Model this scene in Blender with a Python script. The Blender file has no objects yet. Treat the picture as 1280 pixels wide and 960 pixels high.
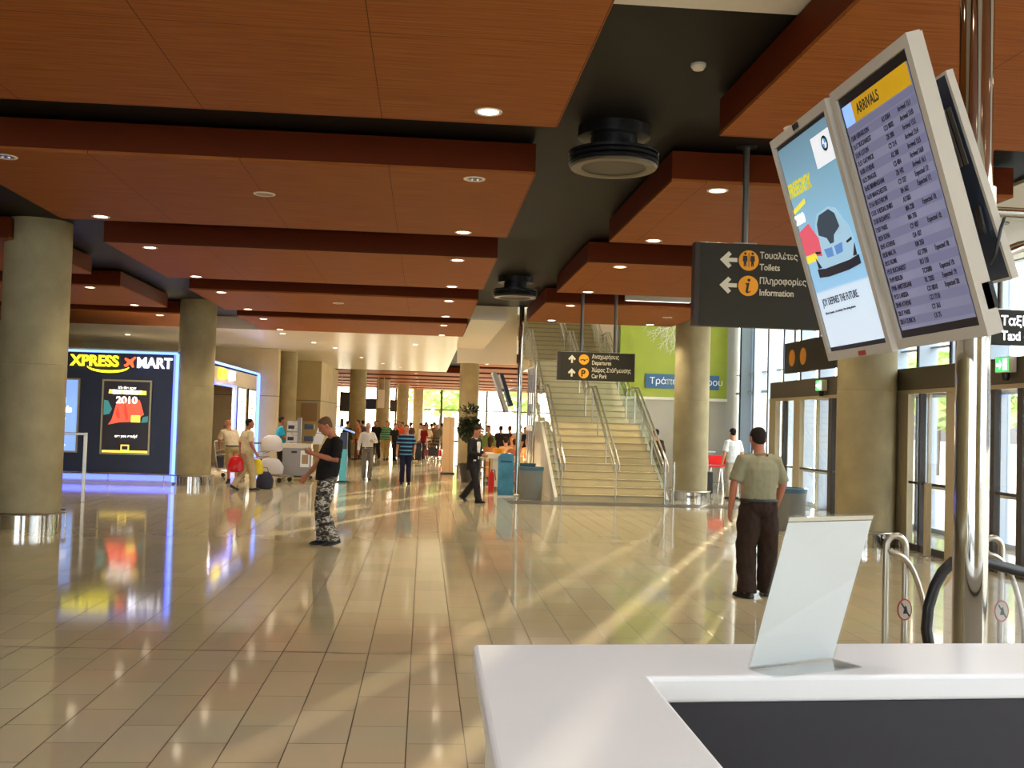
import bpy, bmesh, math, random
from mathutils import Vector, Matrix, noise
random.seed(7)
PI = math.pi
SC = bpy.context.scene
COL = SC.collection

# ---------------------------------------------------------------- camera
CAM_H, YAW, PITCH, ROLL = 1.75, math.radians(4.7027), math.radians(2.0890), math.radians(1.65)
fwd = Vector((math.sin(YAW)*math.cos(PITCH), math.cos(YAW)*math.cos(PITCH), math.sin(PITCH)))
r0 = Vector((math.cos(YAW), -math.sin(YAW), 0)); u0 = r0.cross(fwd)
rgt = math.cos(ROLL)*r0 + math.sin(ROLL)*u0; up = rgt.cross(fwd)
cd = bpy.data.cameras.new('camera'); cam = bpy.data.objects.new('camera', cd); COL.objects.link(cam)
cd.sensor_width = 36; cd.lens = 36*1320/1280; cd.clip_end = 500; cd.clip_start = 0.05
cam.matrix_world = Matrix(((rgt.x, up.x, -fwd.x, 0), (rgt.y, up.y, -fwd.y, 0), (rgt.z, up.z, -fwd.z, CAM_H), (0, 0, 0, 1)))
SC.camera = cam

# ---------------------------------------------------------------- light and exposure
SC.view_settings.view_transform = 'Standard'; SC.view_settings.look = 'None'
SC.view_settings.gamma = 1.0; SC.view_settings.use_curve_mapping = False
SC.view_settings.exposure = 0.48
SC.cycles.max_bounces = 10; SC.cycles.diffuse_bounces = 5; SC.cycles.glossy_bounces = 4
SC.cycles.transparent_max_bounces = 16; SC.cycles.transmission_bounces = 6
SC.cycles.sample_clamp_indirect = 6.0; SC.cycles.caustics_reflective = False; SC.cycles.caustics_refractive = False
w = bpy.data.worlds.new('sky'); SC.world = w; w.use_nodes = True
nt = w.node_tree; bg = nt.nodes['Background']
WORLD_STRENGTH, SUN_STRENGTH, LAMP_W = 4.6, 55.0, 58.0
grad = nt.nodes.new('ShaderNodeTexGradient'); tc = nt.nodes.new('ShaderNodeTexCoord'); sep = nt.nodes.new('ShaderNodeSeparateXYZ')
rmp = nt.nodes.new('ShaderNodeValToRGB'); mp = nt.nodes.new('ShaderNodeMath'); mp.operation = 'MULTIPLY_ADD'
mp.inputs[1].default_value = 1.0; mp.inputs[2].default_value = 0.1
nt.links.new(tc.outputs['Generated'], sep.inputs[0]); nt.links.new(sep.outputs['Z'], mp.inputs[0]); nt.links.new(mp.outputs[0], rmp.inputs[0])
e = rmp.color_ramp.elements; e[0].color = (1.6, 1.36, .98, 1); e[0].position = 0.1; e[1].color = (.78, .9, 1, 1); e[1].position = .75
vd = nt.nodes.new('ShaderNodeVectorMath'); vd.operation = 'DOT_PRODUCT'; vd.inputs[1].default_value = (.40, .91, .09)   # towards the low sun
vm = nt.nodes.new('ShaderNodeMapRange'); vm.inputs['From Min'].default_value = -.4; vm.inputs['From Max'].default_value = .8
cool = nt.nodes.new('ShaderNodeMix'); cool.data_type = 'RGBA'; cool.inputs['A'].default_value = (.80, .93, 1.06, 1)
nt.links.new(tc.outputs['Generated'], vd.inputs[0]); nt.links.new(vd.outputs['Value'], vm.inputs[0]); nt.links.new(vm.outputs[0], cool.inputs['Factor'])
nt.links.new(rmp.outputs[0], cool.inputs['B']); nt.links.new(cool.outputs['Result'], bg.inputs[0]); bg.inputs[1].default_value = WORLD_STRENGTH
nt.nodes.remove(grad)
sl = bpy.data.lights.new('sun', 'SUN'); sl.energy = SUN_STRENGTH; sl.angle = math.radians(0.6); sl.color = (1, .87, .6)
so = bpy.data.objects.new('sun', sl); COL.objects.link(so); so.location = (30, 60, 20)
SUN_DIR = Vector((-.405, -1, -.093)).normalized()
so.rotation_euler = SUN_DIR.to_track_quat('-Z', 'Y').to_euler()
def portal(name, loc, rot, sx, sy):
    l = bpy.data.lights.new(name, 'AREA'); l.shape = 'RECTANGLE'; l.size = sx; l.size_y = sy; l.cycles.is_portal = True
    o = bpy.data.objects.new(name, l); COL.objects.link(o); o.location = loc; o.rotation_euler = rot
portal('daylight_portal', (9.35, 10, 2.3), (0, PI/2, 0), 4.7, 31)
portal('daylight_portal_back', (-6.3, -10.3, 2.3), (PI/2, 0, 0), 15.5, 4.8)
portal('daylight_portal_upper', (9.35, 28, 5), (0, PI/2, 0), 9.5, 6)
portal('daylight_portal_end', (-2.4, 90.3, 2.3), (-PI/2, 0, 0), 23, 4.8)
portal('daylight_portal_side', (9.4, 64, 2.3), (0, PI/2, 0), 4.7, 52)

# ---------------------------------------------------------------- materials
def C(r, g, b):
    f = lambda c: (c/255/12.92) if c/255 <= .04045 else ((c/255+.055)/1.055)**2.4
    return (f(r), f(g), f(b), 1)
def mat(name, col, rough=.5, metal=0, emis=0, spec=.5, var=0, vscale=8, bump=0, bscale=60, coat=0, stretch=(1, 1, 1)):
    m = bpy.data.materials.new(name); m.use_nodes = True; t = m.node_tree; b = t.nodes['Principled BSDF']
    b.inputs['Base Color'].default_value = col; b.inputs['Roughness'].default_value = rough; b.inputs['Metallic'].default_value = metal
    b.inputs['Specular IOR Level'].default_value = spec; b.inputs['Coat Weight'].default_value = coat
    if emis:
        b.inputs['Emission Color'].default_value = col; b.inputs['Emission Strength'].default_value = emis
    if var or bump:
        c = t.nodes.new('ShaderNodeTexCoord'); mp = t.nodes.new('ShaderNodeMapping'); mp.inputs['Scale'].default_value = stretch
        t.links.new(c.outputs['Object'], mp.inputs[0])
        if var:
            n = t.nodes.new('ShaderNodeTexNoise'); n.inputs['Scale'].default_value = vscale; n.inputs['Detail'].default_value = 5
            r = t.nodes.new('ShaderNodeValToRGB'); t.links.new(mp.outputs[0], n.inputs[0]); t.links.new(n.outputs[0], r.inputs[0])
            r.color_ramp.elements[0].position = .3; r.color_ramp.elements[1].position = .7
            r.color_ramp.elements[0].color = tuple(max(0, x*(1-var)) for x in col[:3])+(1,)
            r.color_ramp.elements[1].color = tuple(min(1, x*(1+var)) for x in col[:3])+(1,)
            t.links.new(r.outputs[0], b.inputs['Base Color'])
            if emis: t.links.new(r.outputs[0], b.inputs['Emission Color'])
        if bump:
            n2 = t.nodes.new('ShaderNodeTexNoise'); n2.inputs['Scale'].default_value = bscale; bp = t.nodes.new('ShaderNodeBump')
            bp.inputs['Strength'].default_value = bump; bp.inputs['Distance'].default_value = .01
            t.links.new(mp.outputs[0], n2.inputs[0]); t.links.new(n2.outputs[0], bp.inputs['Height']); t.links.new(bp.outputs[0], b.inputs['Normal'])
    return m
def glass(name, tint=(1, 1, 1, 1), refl=1.0):
    m = bpy.data.materials.new(name); m.use_nodes = True; t = m.node_tree; t.nodes.clear()
    o = t.nodes.new('ShaderNodeOutputMaterial'); mx = t.nodes.new('ShaderNodeMixShader'); tr = t.nodes.new('ShaderNodeBsdfTransparent'); gl = t.nodes.new('ShaderNodeBsdfGlossy')
    fr = t.nodes.new('ShaderNodeFresnel'); ge = t.nodes.new('ShaderNodeNewGeometry'); io = t.nodes.new('ShaderNodeMapRange'); io.inputs['To Min'].default_value = 1.45; io.inputs['To Max'].default_value = 1/1.45; t.links.new(ge.outputs['Backfacing'], io.inputs[0]); t.links.new(io.outputs[0], fr.inputs[0]); mu = t.nodes.new('ShaderNodeMath'); mu.operation = 'MULTIPLY'; mu.inputs[1].default_value = refl
    gl.inputs['Roughness'].default_value = .02; tr.inputs[0].default_value = tint
    t.links.new(fr.outputs[0], mu.inputs[0]); t.links.new(mu.outputs[0], mx.inputs[0]); t.links.new(tr.outputs[0], mx.inputs[1]); t.links.new(gl.outputs[0], mx.inputs[2]); t.links.new(mx.outputs[0], o.inputs[0])
    return m
M = {}
M['concrete'] = mat('concrete', C(160, 147, 112), .75, var=.16, vscale=2.2, bump=.25, bscale=40)
M['concrete_wall'] = mat('concrete_wall', C(200, 182, 140), .7, var=.1, vscale=1.2, bump=.2, bscale=30)
M['white'] = mat('white_paint', C(226, 220, 208), .6)
M['white_gloss'] = mat('white_gloss_ceiling', C(232, 224, 205), .3, spec=.3, var=.03, vscale=.7)
M['dark_ceiling'] = mat('dark_ceiling', C(27, 24, 21), .5, spec=.1, var=.12, vscale=1.0)
M['steel'] = mat('brushed_steel', C(190, 185, 175), .28, 1)
M['chrome'] = mat('chrome', C(178, 174, 166), .06, 1)
M['black'] = mat('black_plastic', C(26, 25, 25), .4)
M['ring'] = mat('diffuser_ring', C(92, 82, 66), .35, .3)
M['lamp'] = mat('lamp_lens', (1, .84, .6, 1), .4, emis=9)
M['lamp_off'] = mat('lamp_reflector_unlit', C(200, 196, 205), .12, .9)
M['trim'] = mat('lamp_trim', C(225, 215, 195), .4)
M['grille'] = mat('speaker_grille', C(170, 140, 112), .6)
M['sign'] = mat('sign_panel', C(50, 47, 37), .5, spec=.25, var=.04, vscale=3)
M['sign_edge'] = mat('sign_edge', C(44, 32, 24), .45)
M['orange'] = mat('orange_disc', C(250, 165, 20), .5)
M['sign_text'] = mat('sign_lettering', C(225, 215, 190), .5)
M['navy'] = mat('navy_shop_panel', C(24, 30, 62), .35, var=.1, vscale=3)
M['blue_led'] = mat('blue_led', (.07, .10, 1, 1), .4, emis=3.2)
M['cyan_led'] = mat('pale_blue_led', (.16, .30, 1, 1), .4, emis=2.0)
M['yellow_sign'] = mat('yellow_lit_letters', (1, .86, .02, 1), .4, emis=1.6)
M['white_sign'] = mat('white_lit_letters', (.95, .95, 1, 1), .4, emis=1.3)
M['red_sign'] = mat('red_lit_emblem', (1, .12, .04, 1), .4, emis=1.2)
M['glass'] = glass('clear_glass')
M['glass_green'] = glass('greenish_glass', (.88, .95, .9, 1))
M['acrylic'] = glass('clear_acrylic', (.97, .98, .97, 1), 1.2)
M['counter'] = mat('white_solid_surface', C(236, 237, 241), .28, var=.012, vscale=4)
M['counter_navy'] = mat('dark_counter_panel', C(40, 39, 48), .6, var=.05, vscale=30)
M['paper'] = mat('white_paper', C(244, 246, 252), .55)
M['bezel'] = mat('grey_bezel', C(190, 182, 168), .45)
M['bezel_black'] = mat('black_bezel', C(22, 20, 20), .35)
M['back_navy'] = mat('display_back', C(30, 40, 62), .4)
M['board'] = mat('arrivals_board', (.20, .205, .31, 1), .3, emis=.40, var=.1, vscale=3)
M['board_alt'] = mat('arrivals_board_band', (.15, .155, .26, 1), .3, emis=.40)
M['board_text'] = mat('board_lettering', C(42, 36, 52), .5)
M['board_yellow'] = mat('board_header', C(205, 160, 20), .4, emis=.3)
M['stone'] = mat('stair_stone', C(220, 204, 162), .22, var=.05, vscale=4)
M['mat_dark'] = mat('dark_floor_strip', C(88, 84, 78), .3, var=.1, vscale=20)
M['green'] = mat('lime_green_panel', C(150, 160, 38), .5, var=.04, vscale=2)
M['blue_plate'] = mat('blue_plate', C(44, 92, 138), .5)
M['mullion'] = mat('pale_mullion', C(182, 194, 206), .45)
M['door_frame'] = mat('bronze_door_frame', C(190, 175, 140), .35, .3)
M['header'] = mat('dark_door_header', C(92, 84, 66), .5)
M['dark_frame'] = mat('dark_frame', C(60, 54, 46), .4)
M['rubber'] = mat('black_rubber', C(20, 19, 26), .35)
M['red_label'] = mat('red_ring', C(170, 60, 50), .5)
M['label_face'] = mat('label_face', C(190, 180, 165), .5)
M['bin_grey'] = mat('grey_bin', C(128, 130, 128), .45)
M['bin_blue'] = mat('blue_bin_rim', C(70, 110, 135), .4)
M['red_plastic'] = mat('red_plastic', C(200, 20, 22), .3)
M['pave'] = mat('outdoor_paving', C(205, 195, 175), .8, var=.1, vscale=.8)
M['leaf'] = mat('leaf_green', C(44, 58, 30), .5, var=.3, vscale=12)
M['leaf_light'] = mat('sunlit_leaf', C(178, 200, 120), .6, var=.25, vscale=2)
M['bark'] = mat('bark', C(92, 72, 50), .8, var=.2)
M['pot'] = mat('plant_pot', C(60, 56, 50), .5)
M['wood_pale'] = mat('pale_board', C(232, 205, 165), .5)
M['cream_wall'] = mat('cream_shop_wall', C(232, 216, 180), .5)
M['poster_black'] = mat('poster_black', C(26, 14, 18), .3, emis=.4)
M['poster_frame'] = mat('poster_frame', C(178, 165, 130), .35, .4)
M['poster_red'] = mat('poster_red', (1, .1, .05, 1), .4, emis=.8)
M['poster_red2'] = mat('poster_red_fold', (.72, .05, .03, 1), .4, emis=.8)
M['poster_yellow'] = mat('poster_yellow', (1, .72, .1, 1), .4, emis=.9)
M['poster_white'] = mat('poster_white', (1, .97, .9, 1), .4, emis=1.0)
M['poster_teal'] = mat('poster_teal', (.05, .22, .22, 1), .4, emis=.6)
M['poster_blue'] = mat('poster_blue', (.22, .38, .85, 1), .4, emis=.8, var=.12, vscale=1)
M['grey_box'] = mat('grey_stand', C(150, 148, 150), .45, .2)
M['navy_cloth'] = mat('navy_bag', C(40, 38, 62), .7)
M['cardboard'] = mat('cardboard', C(190, 150, 95), .7)
M['exit_green'] = mat('exit_green', (.05, .5, .12, 1), .4, emis=1.5)
M['exit_white'] = mat('exit_white', (.9, 1, .9, 1), .4, emis=1.8)

def wood():
    m = bpy.data.materials.new('cherry_wood_panel'); m.use_nodes = True; t = m.node_tree; b = t.nodes['Principled BSDF']
    b.inputs['Roughness'].default_value = .55; b.inputs['Specular IOR Level'].default_value = .05
    c = t.nodes.new('ShaderNodeTexCoord'); mp = t.nodes.new('ShaderNodeMapping'); mp.inputs['Scale'].default_value = (.7, 22, 22)
    n = t.nodes.new('ShaderNodeTexNoise'); n.inputs['Scale'].default_value = 2.2; n.inputs['Detail'].default_value = 6
    r = t.nodes.new('ShaderNodeValToRGB'); r.color_ramp.elements[0].color = C(134, 73, 30); r.color_ramp.elements[1].color = C(166, 99, 48)
    r.color_ramp.elements[0].position = .3; r.color_ramp.elements[1].position = .7
    br = t.nodes.new('ShaderNodeTexBrick'); br.offset = 0; br.inputs['Scale'].default_value = 1; br.inputs['Brick Width'].default_value = 1.43; br.inputs['Row Height'].default_value = 1.9
    br.inputs['Mortar Size'].default_value = .0035; br.inputs['Mortar Smooth'].default_value = .1
    mx = t.nodes.new('ShaderNodeMix'); mx.data_type = 'RGBA'; mx.inputs['B'].default_value = C(88, 46, 26)
    t.links.new(c.outputs['Object'], mp.inputs[0]); t.links.new(mp.outputs[0], n.inputs[0]); t.links.new(n.outputs[0], r.inputs[0])
    t.links.new(c.outputs['Object'], br.inputs[0]); t.links.new(br.outputs['Fac'], mx.inputs['Factor']); t.links.new(r.outputs[0], mx.inputs['A'])
    t.links.new(mx.outputs['Result'], b.inputs['Base Color'])
    return m
M['wood'] = wood()

def tiles():
    m = bpy.data.materials.new('cream_floor_tile'); m.use_nodes = True; t = m.node_tree; b = t.nodes['Principled BSDF']
    c = t.nodes.new('ShaderNodeTexCoord'); mp = t.nodes.new('ShaderNodeMapping')
    mp.inputs['Rotation'].default_value = (0, 0, PI/2); mp.inputs['Location'].default_value = (.32, .04, 0)
    br = t.nodes.new('ShaderNodeTexBrick'); br.offset = .5; br.inputs['Scale'].default_value = 1
    br.inputs['Brick Width'].default_value = .644; br.inputs['Row Height'].default_value = .3165
    br.inputs['Mortar Size'].default_value = .0038; br.inputs['Mortar Smooth'].default_value = .15; br.inputs['Bias'].default_value = 0
    br.inputs['Color1'].default_value = C(190, 176, 146); br.inputs['Color2'].default_value = C(202, 188, 158); br.inputs['Mortar'].default_value = C(74, 62, 44)
    n = t.nodes.new('ShaderNodeTexNoise'); n.inputs['Scale'].default_value = 1.2; n.inputs['Detail'].default_value = 4
    mx = t.nodes.new('ShaderNodeMix'); mx.data_type = 'RGBA'; mx.blend_type = 'MULTIPLY'; mx.inputs['Factor'].default_value = .18
    t.links.new(c.outputs['Object'], mp.inputs[0]); t.links.new(mp.outputs[0], br.inputs[0]); t.links.new(c.outputs['Object'], n.inputs[0])
    t.links.new(br.outputs['Color'], mx.inputs['A']); t.links.new(n.outputs['Color'], mx.inputs['B']); t.links.new(mx.outputs['Result'], b.inputs['Base Color'])
    mr = t.nodes.new('ShaderNodeMapRange'); mr.inputs['To Min'].default_value = .075; mr.inputs['To Max'].default_value = .55
    t.links.new(br.outputs['Fac'], mr.inputs[0]); t.links.new(mr.outputs[0], b.inputs['Roughness'])
    bp = t.nodes.new('ShaderNodeBump'); bp.inputs['Strength'].default_value = .12; bp.inputs['Distance'].default_value = .002; bp.invert = True
    t.links.new(br.outputs['Fac'], bp.inputs['Height']); t.links.new(bp.outputs[0], b.inputs['Normal'])
    return m
M['tiles'] = tiles()

# ---------------------------------------------------------------- helpers
def perp(d):
    d = d.normalized(); a = Vector((0, 0, 1)) if abs(d.z) < .9 else Vector((0, 1, 0))
    u = d.cross(a).normalized(); return u, d.cross(u).normalized()
class MB:
    def __init__(s): s.v = []; s.f = []
    def add(s, vs, fs):
        k = len(s.v); s.v += [tuple(v) for v in vs]; s.f += [[i+k for i in f] for f in fs]; return s
    def box(s, x0, x1, y0, y1, z0, z1):
        vs = [(x, y, z) for z in (z0, z1) for y in (y0, y1) for x in (x0, x1)]
        return s.add(vs, [(0, 2, 3, 1), (4, 5, 7, 6), (0, 1, 5, 4), (2, 6, 7, 3), (0, 4, 6, 2), (1, 3, 7, 5)])
    def loft(s, rings, caps=True, closed=False):
        n = len(rings[0]); vs = [p for r in rings for p in r]; fs = []
        m = len(rings)
        for i in range(m if closed else m-1):
            j = (i+1) % m
            for k in range(n): fs.append((i*n+k, i*n+(k+1) % n, j*n+(k+1) % n, j*n+k))
        if caps and not closed: fs.append(list(range(n))[::-1]); fs.append([(m-1)*n+k for k in range(n)])
        return s.add(vs, fs)
    def lathe(s, prof, c=(0, 0, 0), n=32, caps=True, closed=False):
        c = Vector(c)
        return s.loft([[c+Vector((r*math.cos(2*PI*k/n), r*math.sin(2*PI*k/n), z)) for k in range(n)] for r, z in prof], caps, closed)
    def tube(s, path, r, n=10, closed=False):
        P = [Vector(p) for p in path]; rings = []; m = len(P); u = None
        for i, p in enumerate(P):
            if closed: d = P[(i+1) % m]-P[i-1]
            else: d = P[min(i+1, m-1)]-P[max(i-1, 0)]
            if u is None: u, v = perp(d)
            else:
                dn = d.normalized(); u = (u-dn*u.dot(dn)).normalized(); v = dn.cross(u)
            rr = r[i] if isinstance(r, (list, tuple)) else r
            rings.append([p+u*rr*math.cos(2*PI*k/n)+v*rr*math.sin(2*PI*k/n) for k in range(n)])
        return s.loft(rings, True, closed)
    def plate(s, poly, o, ux, uy, depth):
        o, ux, uy = Vector(o), Vector(ux), Vector(uy); nn = ux.cross(uy).normalized()*depth; n = len(poly)
        a = [o+ux*p[0]+uy*p[1] for p in poly]; b = [p+nn for p in a]
        return s.add(a+b, [list(range(n))[::-1], list(range(n, 2*n))]+[(k, (k+1) % n, n+(k+1) % n, n+k) for k in range(n)])
    def build(s, name, m, parent=None, smooth=False, bevel=0, seg=2):
        me = bpy.data.meshes.new(name); me.from_pydata(s.v, [], s.f); bm = bmesh.new(); bm.from_mesh(me)
        bmesh.ops.recalc_face_normals(bm, faces=bm.faces); bm.to_mesh(me); bm.free()
        me.materials.append(m if not isinstance(m, str) else M[m])
        if smooth:
            me.shade_smooth(); me.set_sharp_from_angle(angle=math.radians(38))
        o = bpy.data.objects.new(name, me); COL.objects.link(o)
        if parent: o.parent = parent
        if bevel:
            b = o.modifiers.new('edge', 'BEVEL'); b.width = bevel; b.segments = seg; b.limit_method = 'ANGLE'
        return o
def tag(o, label, cat, group=None):
    o['label'] = label; o['category'] = cat
    if group: o['group'] = group
    return o
def thing(name, label, cat, loc=(0, 0, 0), rotz=0, group=None):
    o = bpy.data.objects.new(name, None); COL.objects.link(o); o.empty_display_size = .1
    o.location = loc; o.rotation_euler = (0, 0, rotz); return tag(o, label, cat, group)
def struct(o): o['kind'] = 'structure'; return o
def circ(r, n=28, cx=0, cy=0, ry=None): return [(cx+r*math.cos(2*PI*k/n), cy+(ry or r)*math.sin(2*PI*k/n)) for k in range(n)]
def rect(x0, x1, y0, y1): return [(x0, y0), (x1, y0), (x1, y1), (x0, y1)]
def text(body, size, m, parent, o, ux, uy, depth=.004, bold=0, align='LEFT', name='lettering', sx=1.0, spacing=1.0, line=1.0, shear=0):
    c = bpy.data.curves.new(name, 'FONT'); c.body = body; c.size = size; c.extrude = depth/2; c.offset = bold; c.align_x = align
    c.space_character = spacing; c.space_line = line; c.shear = shear
    t = bpy.data.objects.new(name, c); COL.objects.link(t)
    me = bpy.data.meshes.new_from_object(t.evaluated_get(bpy.context.evaluated_depsgraph_get()))
    bpy.data.objects.remove(t); bpy.data.curves.remove(c)
    ux, uy = Vector(ux).normalized(), Vector(uy).normalized(); n = ux.cross(uy); o = Vector(o)
    mt = Matrix(((ux.x*sx, uy.x, n.x, o.x), (ux.y*sx, uy.y, n.y, o.y), (ux.z*sx, uy.z, n.z, o.z), (0, 0, 0, 1)))
    me.transform(mt); me.materials.clear(); me.materials.append(M[m] if isinstance(m, str) else m); me.name = name
    ob = bpy.data.objects.new(name, me); COL.objects.link(ob)
    if parent: ob.parent = parent
    return ob
def copy_tree(o, loc=None, rotz=None, label=None, group=None):
    c = o.copy(); COL.objects.link(c)
    for ch in list(o.children):
        d = ch.copy(); COL.objects.link(d); d.parent = c
        for g in list(ch.children):
            h = g.copy(); COL.objects.link(h); h.parent = d
    if loc is not None: c.location = loc
    if rotz is not None: c.rotation_euler = (0, 0, rotz)
    if label: c['label'] = label
    if group: c['group'] = group
    return c
X, Y, Z = Vector((1, 0, 0)), Vector((0, 1, 0)), Vector((0, 0, 1))

# ================================================================ STRUCTURE
struct(MB().box(-14, 9.3, -10, 90.2, -.2, 0).build('floor', 'tiles'))
struct(MB().box(9.3, 90, -30, 150, -.25, -.02).box(-60, 9.3, 90.2, 150, -.25, -.02).build('ground_outside', 'pave'))
# ceiling: dark slab, white gloss far zone, white zone by the facade
ZD, ZP = 4.55, 4.2
struct(MB().box(-14, 1.05, 6.8, 30.7, ZD, ZD+.4).box(1.05, 6.4, 6.8, 25.4, ZD, ZD+.4).build('ceiling', 'dark_ceiling'))
struct(MB().box(-14, 9.2, -10, 6.8, ZD-.02, ZD+.4).box(6.4, 9.3, 6.8, 25.4, ZD-.04, ZD+.4).build('ceiling_white', 'white'))
struct(MB().box(-14, 1.05, 30.7, 53.5, ZP, ZP+.75).build('ceiling_gloss', 'white_gloss'))
struct(MB().box(-14, 9.3, 53.5, 90.2, ZD, ZD+.4).box(1.05, 9.3, 37.5, 53.5, ZD, ZD+.4).build('ceiling_far', 'dark_ceiling'))
struct(MB().box(1.05, 1.93, 25.4, 35.6, ZP, 5.2).build('beam_white', 'white'))
struct(MB().box(1.05, 3.06, 35.6, 35.9, 3.72, 9).box(1.7, 1.93, 25.4, 35.6, 5.2, 9).box(1.93, 9.4, 25.15, 25.4, 4.95, 9)
       .build('wall_bulkhead', 'white'))
struct(MB().box(1.6, 9.5, 25.1, 38, 9, 9.3).build('ceiling_stairwell', 'white'))
struct(MB().box(1.93, 9.3, 37.4, 37.7, 4.2, 9).box(9.1, 9.3, 30.8, 37.7, 0, 9).build('wall_stairwell', 'white'))
struct(MB().box(5.62, 9.2, 30.5, 30.8, 0, 9).build('wall_stair_side', mat('pale_concrete', C(160, 154, 144), .6, var=.06, vscale=1.5)))
struct(MB().box(1.44, 9.3, -10.2, -10, 0, 4.9).build('wall_back', 'concrete_wall'))
struct(MB().box(-14.2, -14, -10, 90.2, 0, 4.9).build('wall_left', 'concrete_wall'))
def wallblock(name, x0, x1, y0, y1, z1):
    m = MB().box(x0, x1, y0, y1, 0, z1)
    o = struct(m.build(name, 'concrete_wall')); g2 = MB()
    for z in (2.45,): g2.box(x0-.004, x1+.004, y0-.004, y1+.004, z, z+.025)
    for k in range(1, int((x1-x0)/1.2)):
        for z in (1.3, 3.4): g2.plate(circ(.035, 10), (x0+k*1.2+.3, y0-.001, z), X, Z, .004)
    g2.build('formwork_joint', mat('formwork_joint', C(110, 98, 78), .8), o)
    return o
wallblock('wall_shop_back', -12.3, -5.35, 39.05, 39.6, ZP)
wallblock('wall_hall_side', -12, -4.56, 47, 56, ZP)
# dark stone strip before the stairs, and the two expansion joints in the floor
struct(MB().box(1.9, 9.1, 22.75, 23.7, 0, .004).build('floor_strip_stairs', 'mat_dark'))
struct(MB().box(-14, 1.6, 47.3, 48.0, 0, .003).build('floor_strip_hall', 'mat_dark'))
j = MB(); j.add([(-14, 8.52, .0015), (7.3, 7.69, .0015), (7.3, 7.70, .0015), (-14, 8.532, .0015)], [(0, 1, 2, 3)])
struct(j.build('floor_joint', mat('joint_fill', C(70, 60, 46), .6)))
struct(MB().box(-14, -13.9, -10, 39, 0, .12).build('baseboard_left', 'steel'))

M['wood_edge'] = mat('cherry_wood_edge', C(92, 36, 10), .55, spec=.08)
# wooden ceiling rafts -----------------------------------------------------
ROWS = [(-.7, 3.1), (4.75, 8.6), (10.3, 13.9), (15.7, 19.5), (21.3, 25.15), (26.65, 30.65)]
ORD = ['hindmost row', 'nearest row', 'second row', 'third row', 'fourth row', 'fifth row']
def raft(x0, x1, y0, y1, label, grp):
    o = thing('wooden_ceiling_panel', label, 'ceiling panel', ((x0+x1)/2, (y0+y1)/2, ZP), 0, grp)
    hx, hy = (x1-x0)/2, (y1-y0)/2
    MB().box(-hx, hx, -hy, hy, 0, .03).build('soffit_board', 'wood', o)
    f = MB()
    for a, b in ((-hx, -hx+.03), (hx-.03, hx)): f.box(a, b, -hy, hy, .03, .31)
    for a, b in ((-hy, -hy+.03), (hy-.03, hy)): f.box(-hx+.03, hx-.03, a, b, .03, .31)
    f.build('fascia', M['wood_edge'], o)
    h = MB()
    for sx in (-.8, .8):
        for sy in (-.8, .8): h.tube([(hx*sx, hy*sy, .03), (hx*sx, hy*sy, .35)], .012, 8)
    h.build('hanger', 'black', o)
    return o
for i, (a, b) in enumerate(ROWS):
    raft(-4.72, 1.02, a, b, 'red-brown wooden ceiling panel left of the dark duct strip, '+ORD[i], 'wooden ceiling panels of the middle bay')
    if i < 5: raft(2.39, 7.9 if i < 2 else 5.95, a, b if i < 4 else 25.36, 'red-brown wooden ceiling panel right of the dark duct strip, '+ORD[i], 'wooden ceiling panels of the right bay')
    if i > 1: raft(-13.4, -6.05, a, b, 'red-brown wooden ceiling panel over the shop side beyond the round columns, '+ORD[i], 'wooden ceiling panels of the left bay')
for k in range(6):
    y0 = 54.2+k*5.5
    raft(-13.4, 8.9, y0, y0+3.8, 'long wooden ceiling panel over the far waiting hall, row %s from the white ceiling' % ['one', 'two', 'three', 'four', 'five', 'six'][k], 'wooden ceiling panels of the far hall')
for k in range(2):
    y0 = 43.2+k*5.5
    raft(2.2, 8.9, y0, y0+3.8, 'wooden ceiling panel beyond the stairs over the cafe, %s row' % ['nearer', 'farther'][k], 'wooden ceiling panels over the cafe')

# recessed downlights ------------------------------------------------------
LENS = None
def downlight(x, y, label, lit=True, z=ZP, grp='recessed ceiling downlights', lamp=True, first=[None]):
    if first[0] is None:
        o = thing('ceiling_downlight', label, 'ceiling light', (x, y, z), 0, grp)
        MB().lathe([(.082, .002), (.082, -.004), (.108, -.007), (.112, 0)], n=24, caps=False).build('trim_ring', 'trim', o, True)
        MB().lathe([(.0001, -.001), (.083, -.001), (.083, .001), (.0001, .001)], n=24, caps=False).build('lamp_lens', 'lamp', o, True)
        first[0] = o
    else: o = copy_tree(first[0], (x, y, z), None, label, grp)
    if not lit:
        for c in o.children:
            if c.name.startswith('lamp_lens'):
                c.data = c.data.copy(); c.data.materials[0] = M['lamp_off']
                for px in (-.03, .03):
                    bb = MB().lathe([(.0001, -.02), (.014, -.016), (.018, -.002), (.0001, -.001)], (px, 0, 0), 10, False).build('bulb', 'lamp_off', c, True)
    elif lamp:
        l = bpy.data.lights.new('downlight_beam', 'SPOT'); l.energy = LAMP_W*(2.8 if y > 31 else 2.7 if y > 18 else 1.6 if y > 10 else 1.1 if y > 6 else 1.0); l.color = (1, .87, .60) if y > 6 else (.95, .98, 1); l.spot_size = math.radians(125); l.spot_blend = .8; l.shadow_soft_size = .07
        lo = bpy.data.objects.new('downlight_beam', l); COL.objects.link(lo); lo.location = (x, y, z-.03)
    return o
LY = [(.0, 0), (2.7, 0), (5.1, 1), (8.26, 1), (10.6, 2), (13.65, 2), (16.05, 3), (19.25, 3), (21.6, 4), (24.85, 4), (27.2, 5), (30.35, 5)]
def nf(y, r): return 'near edge' if y < sum(ROWS[r])/2 else 'far edge'
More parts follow.
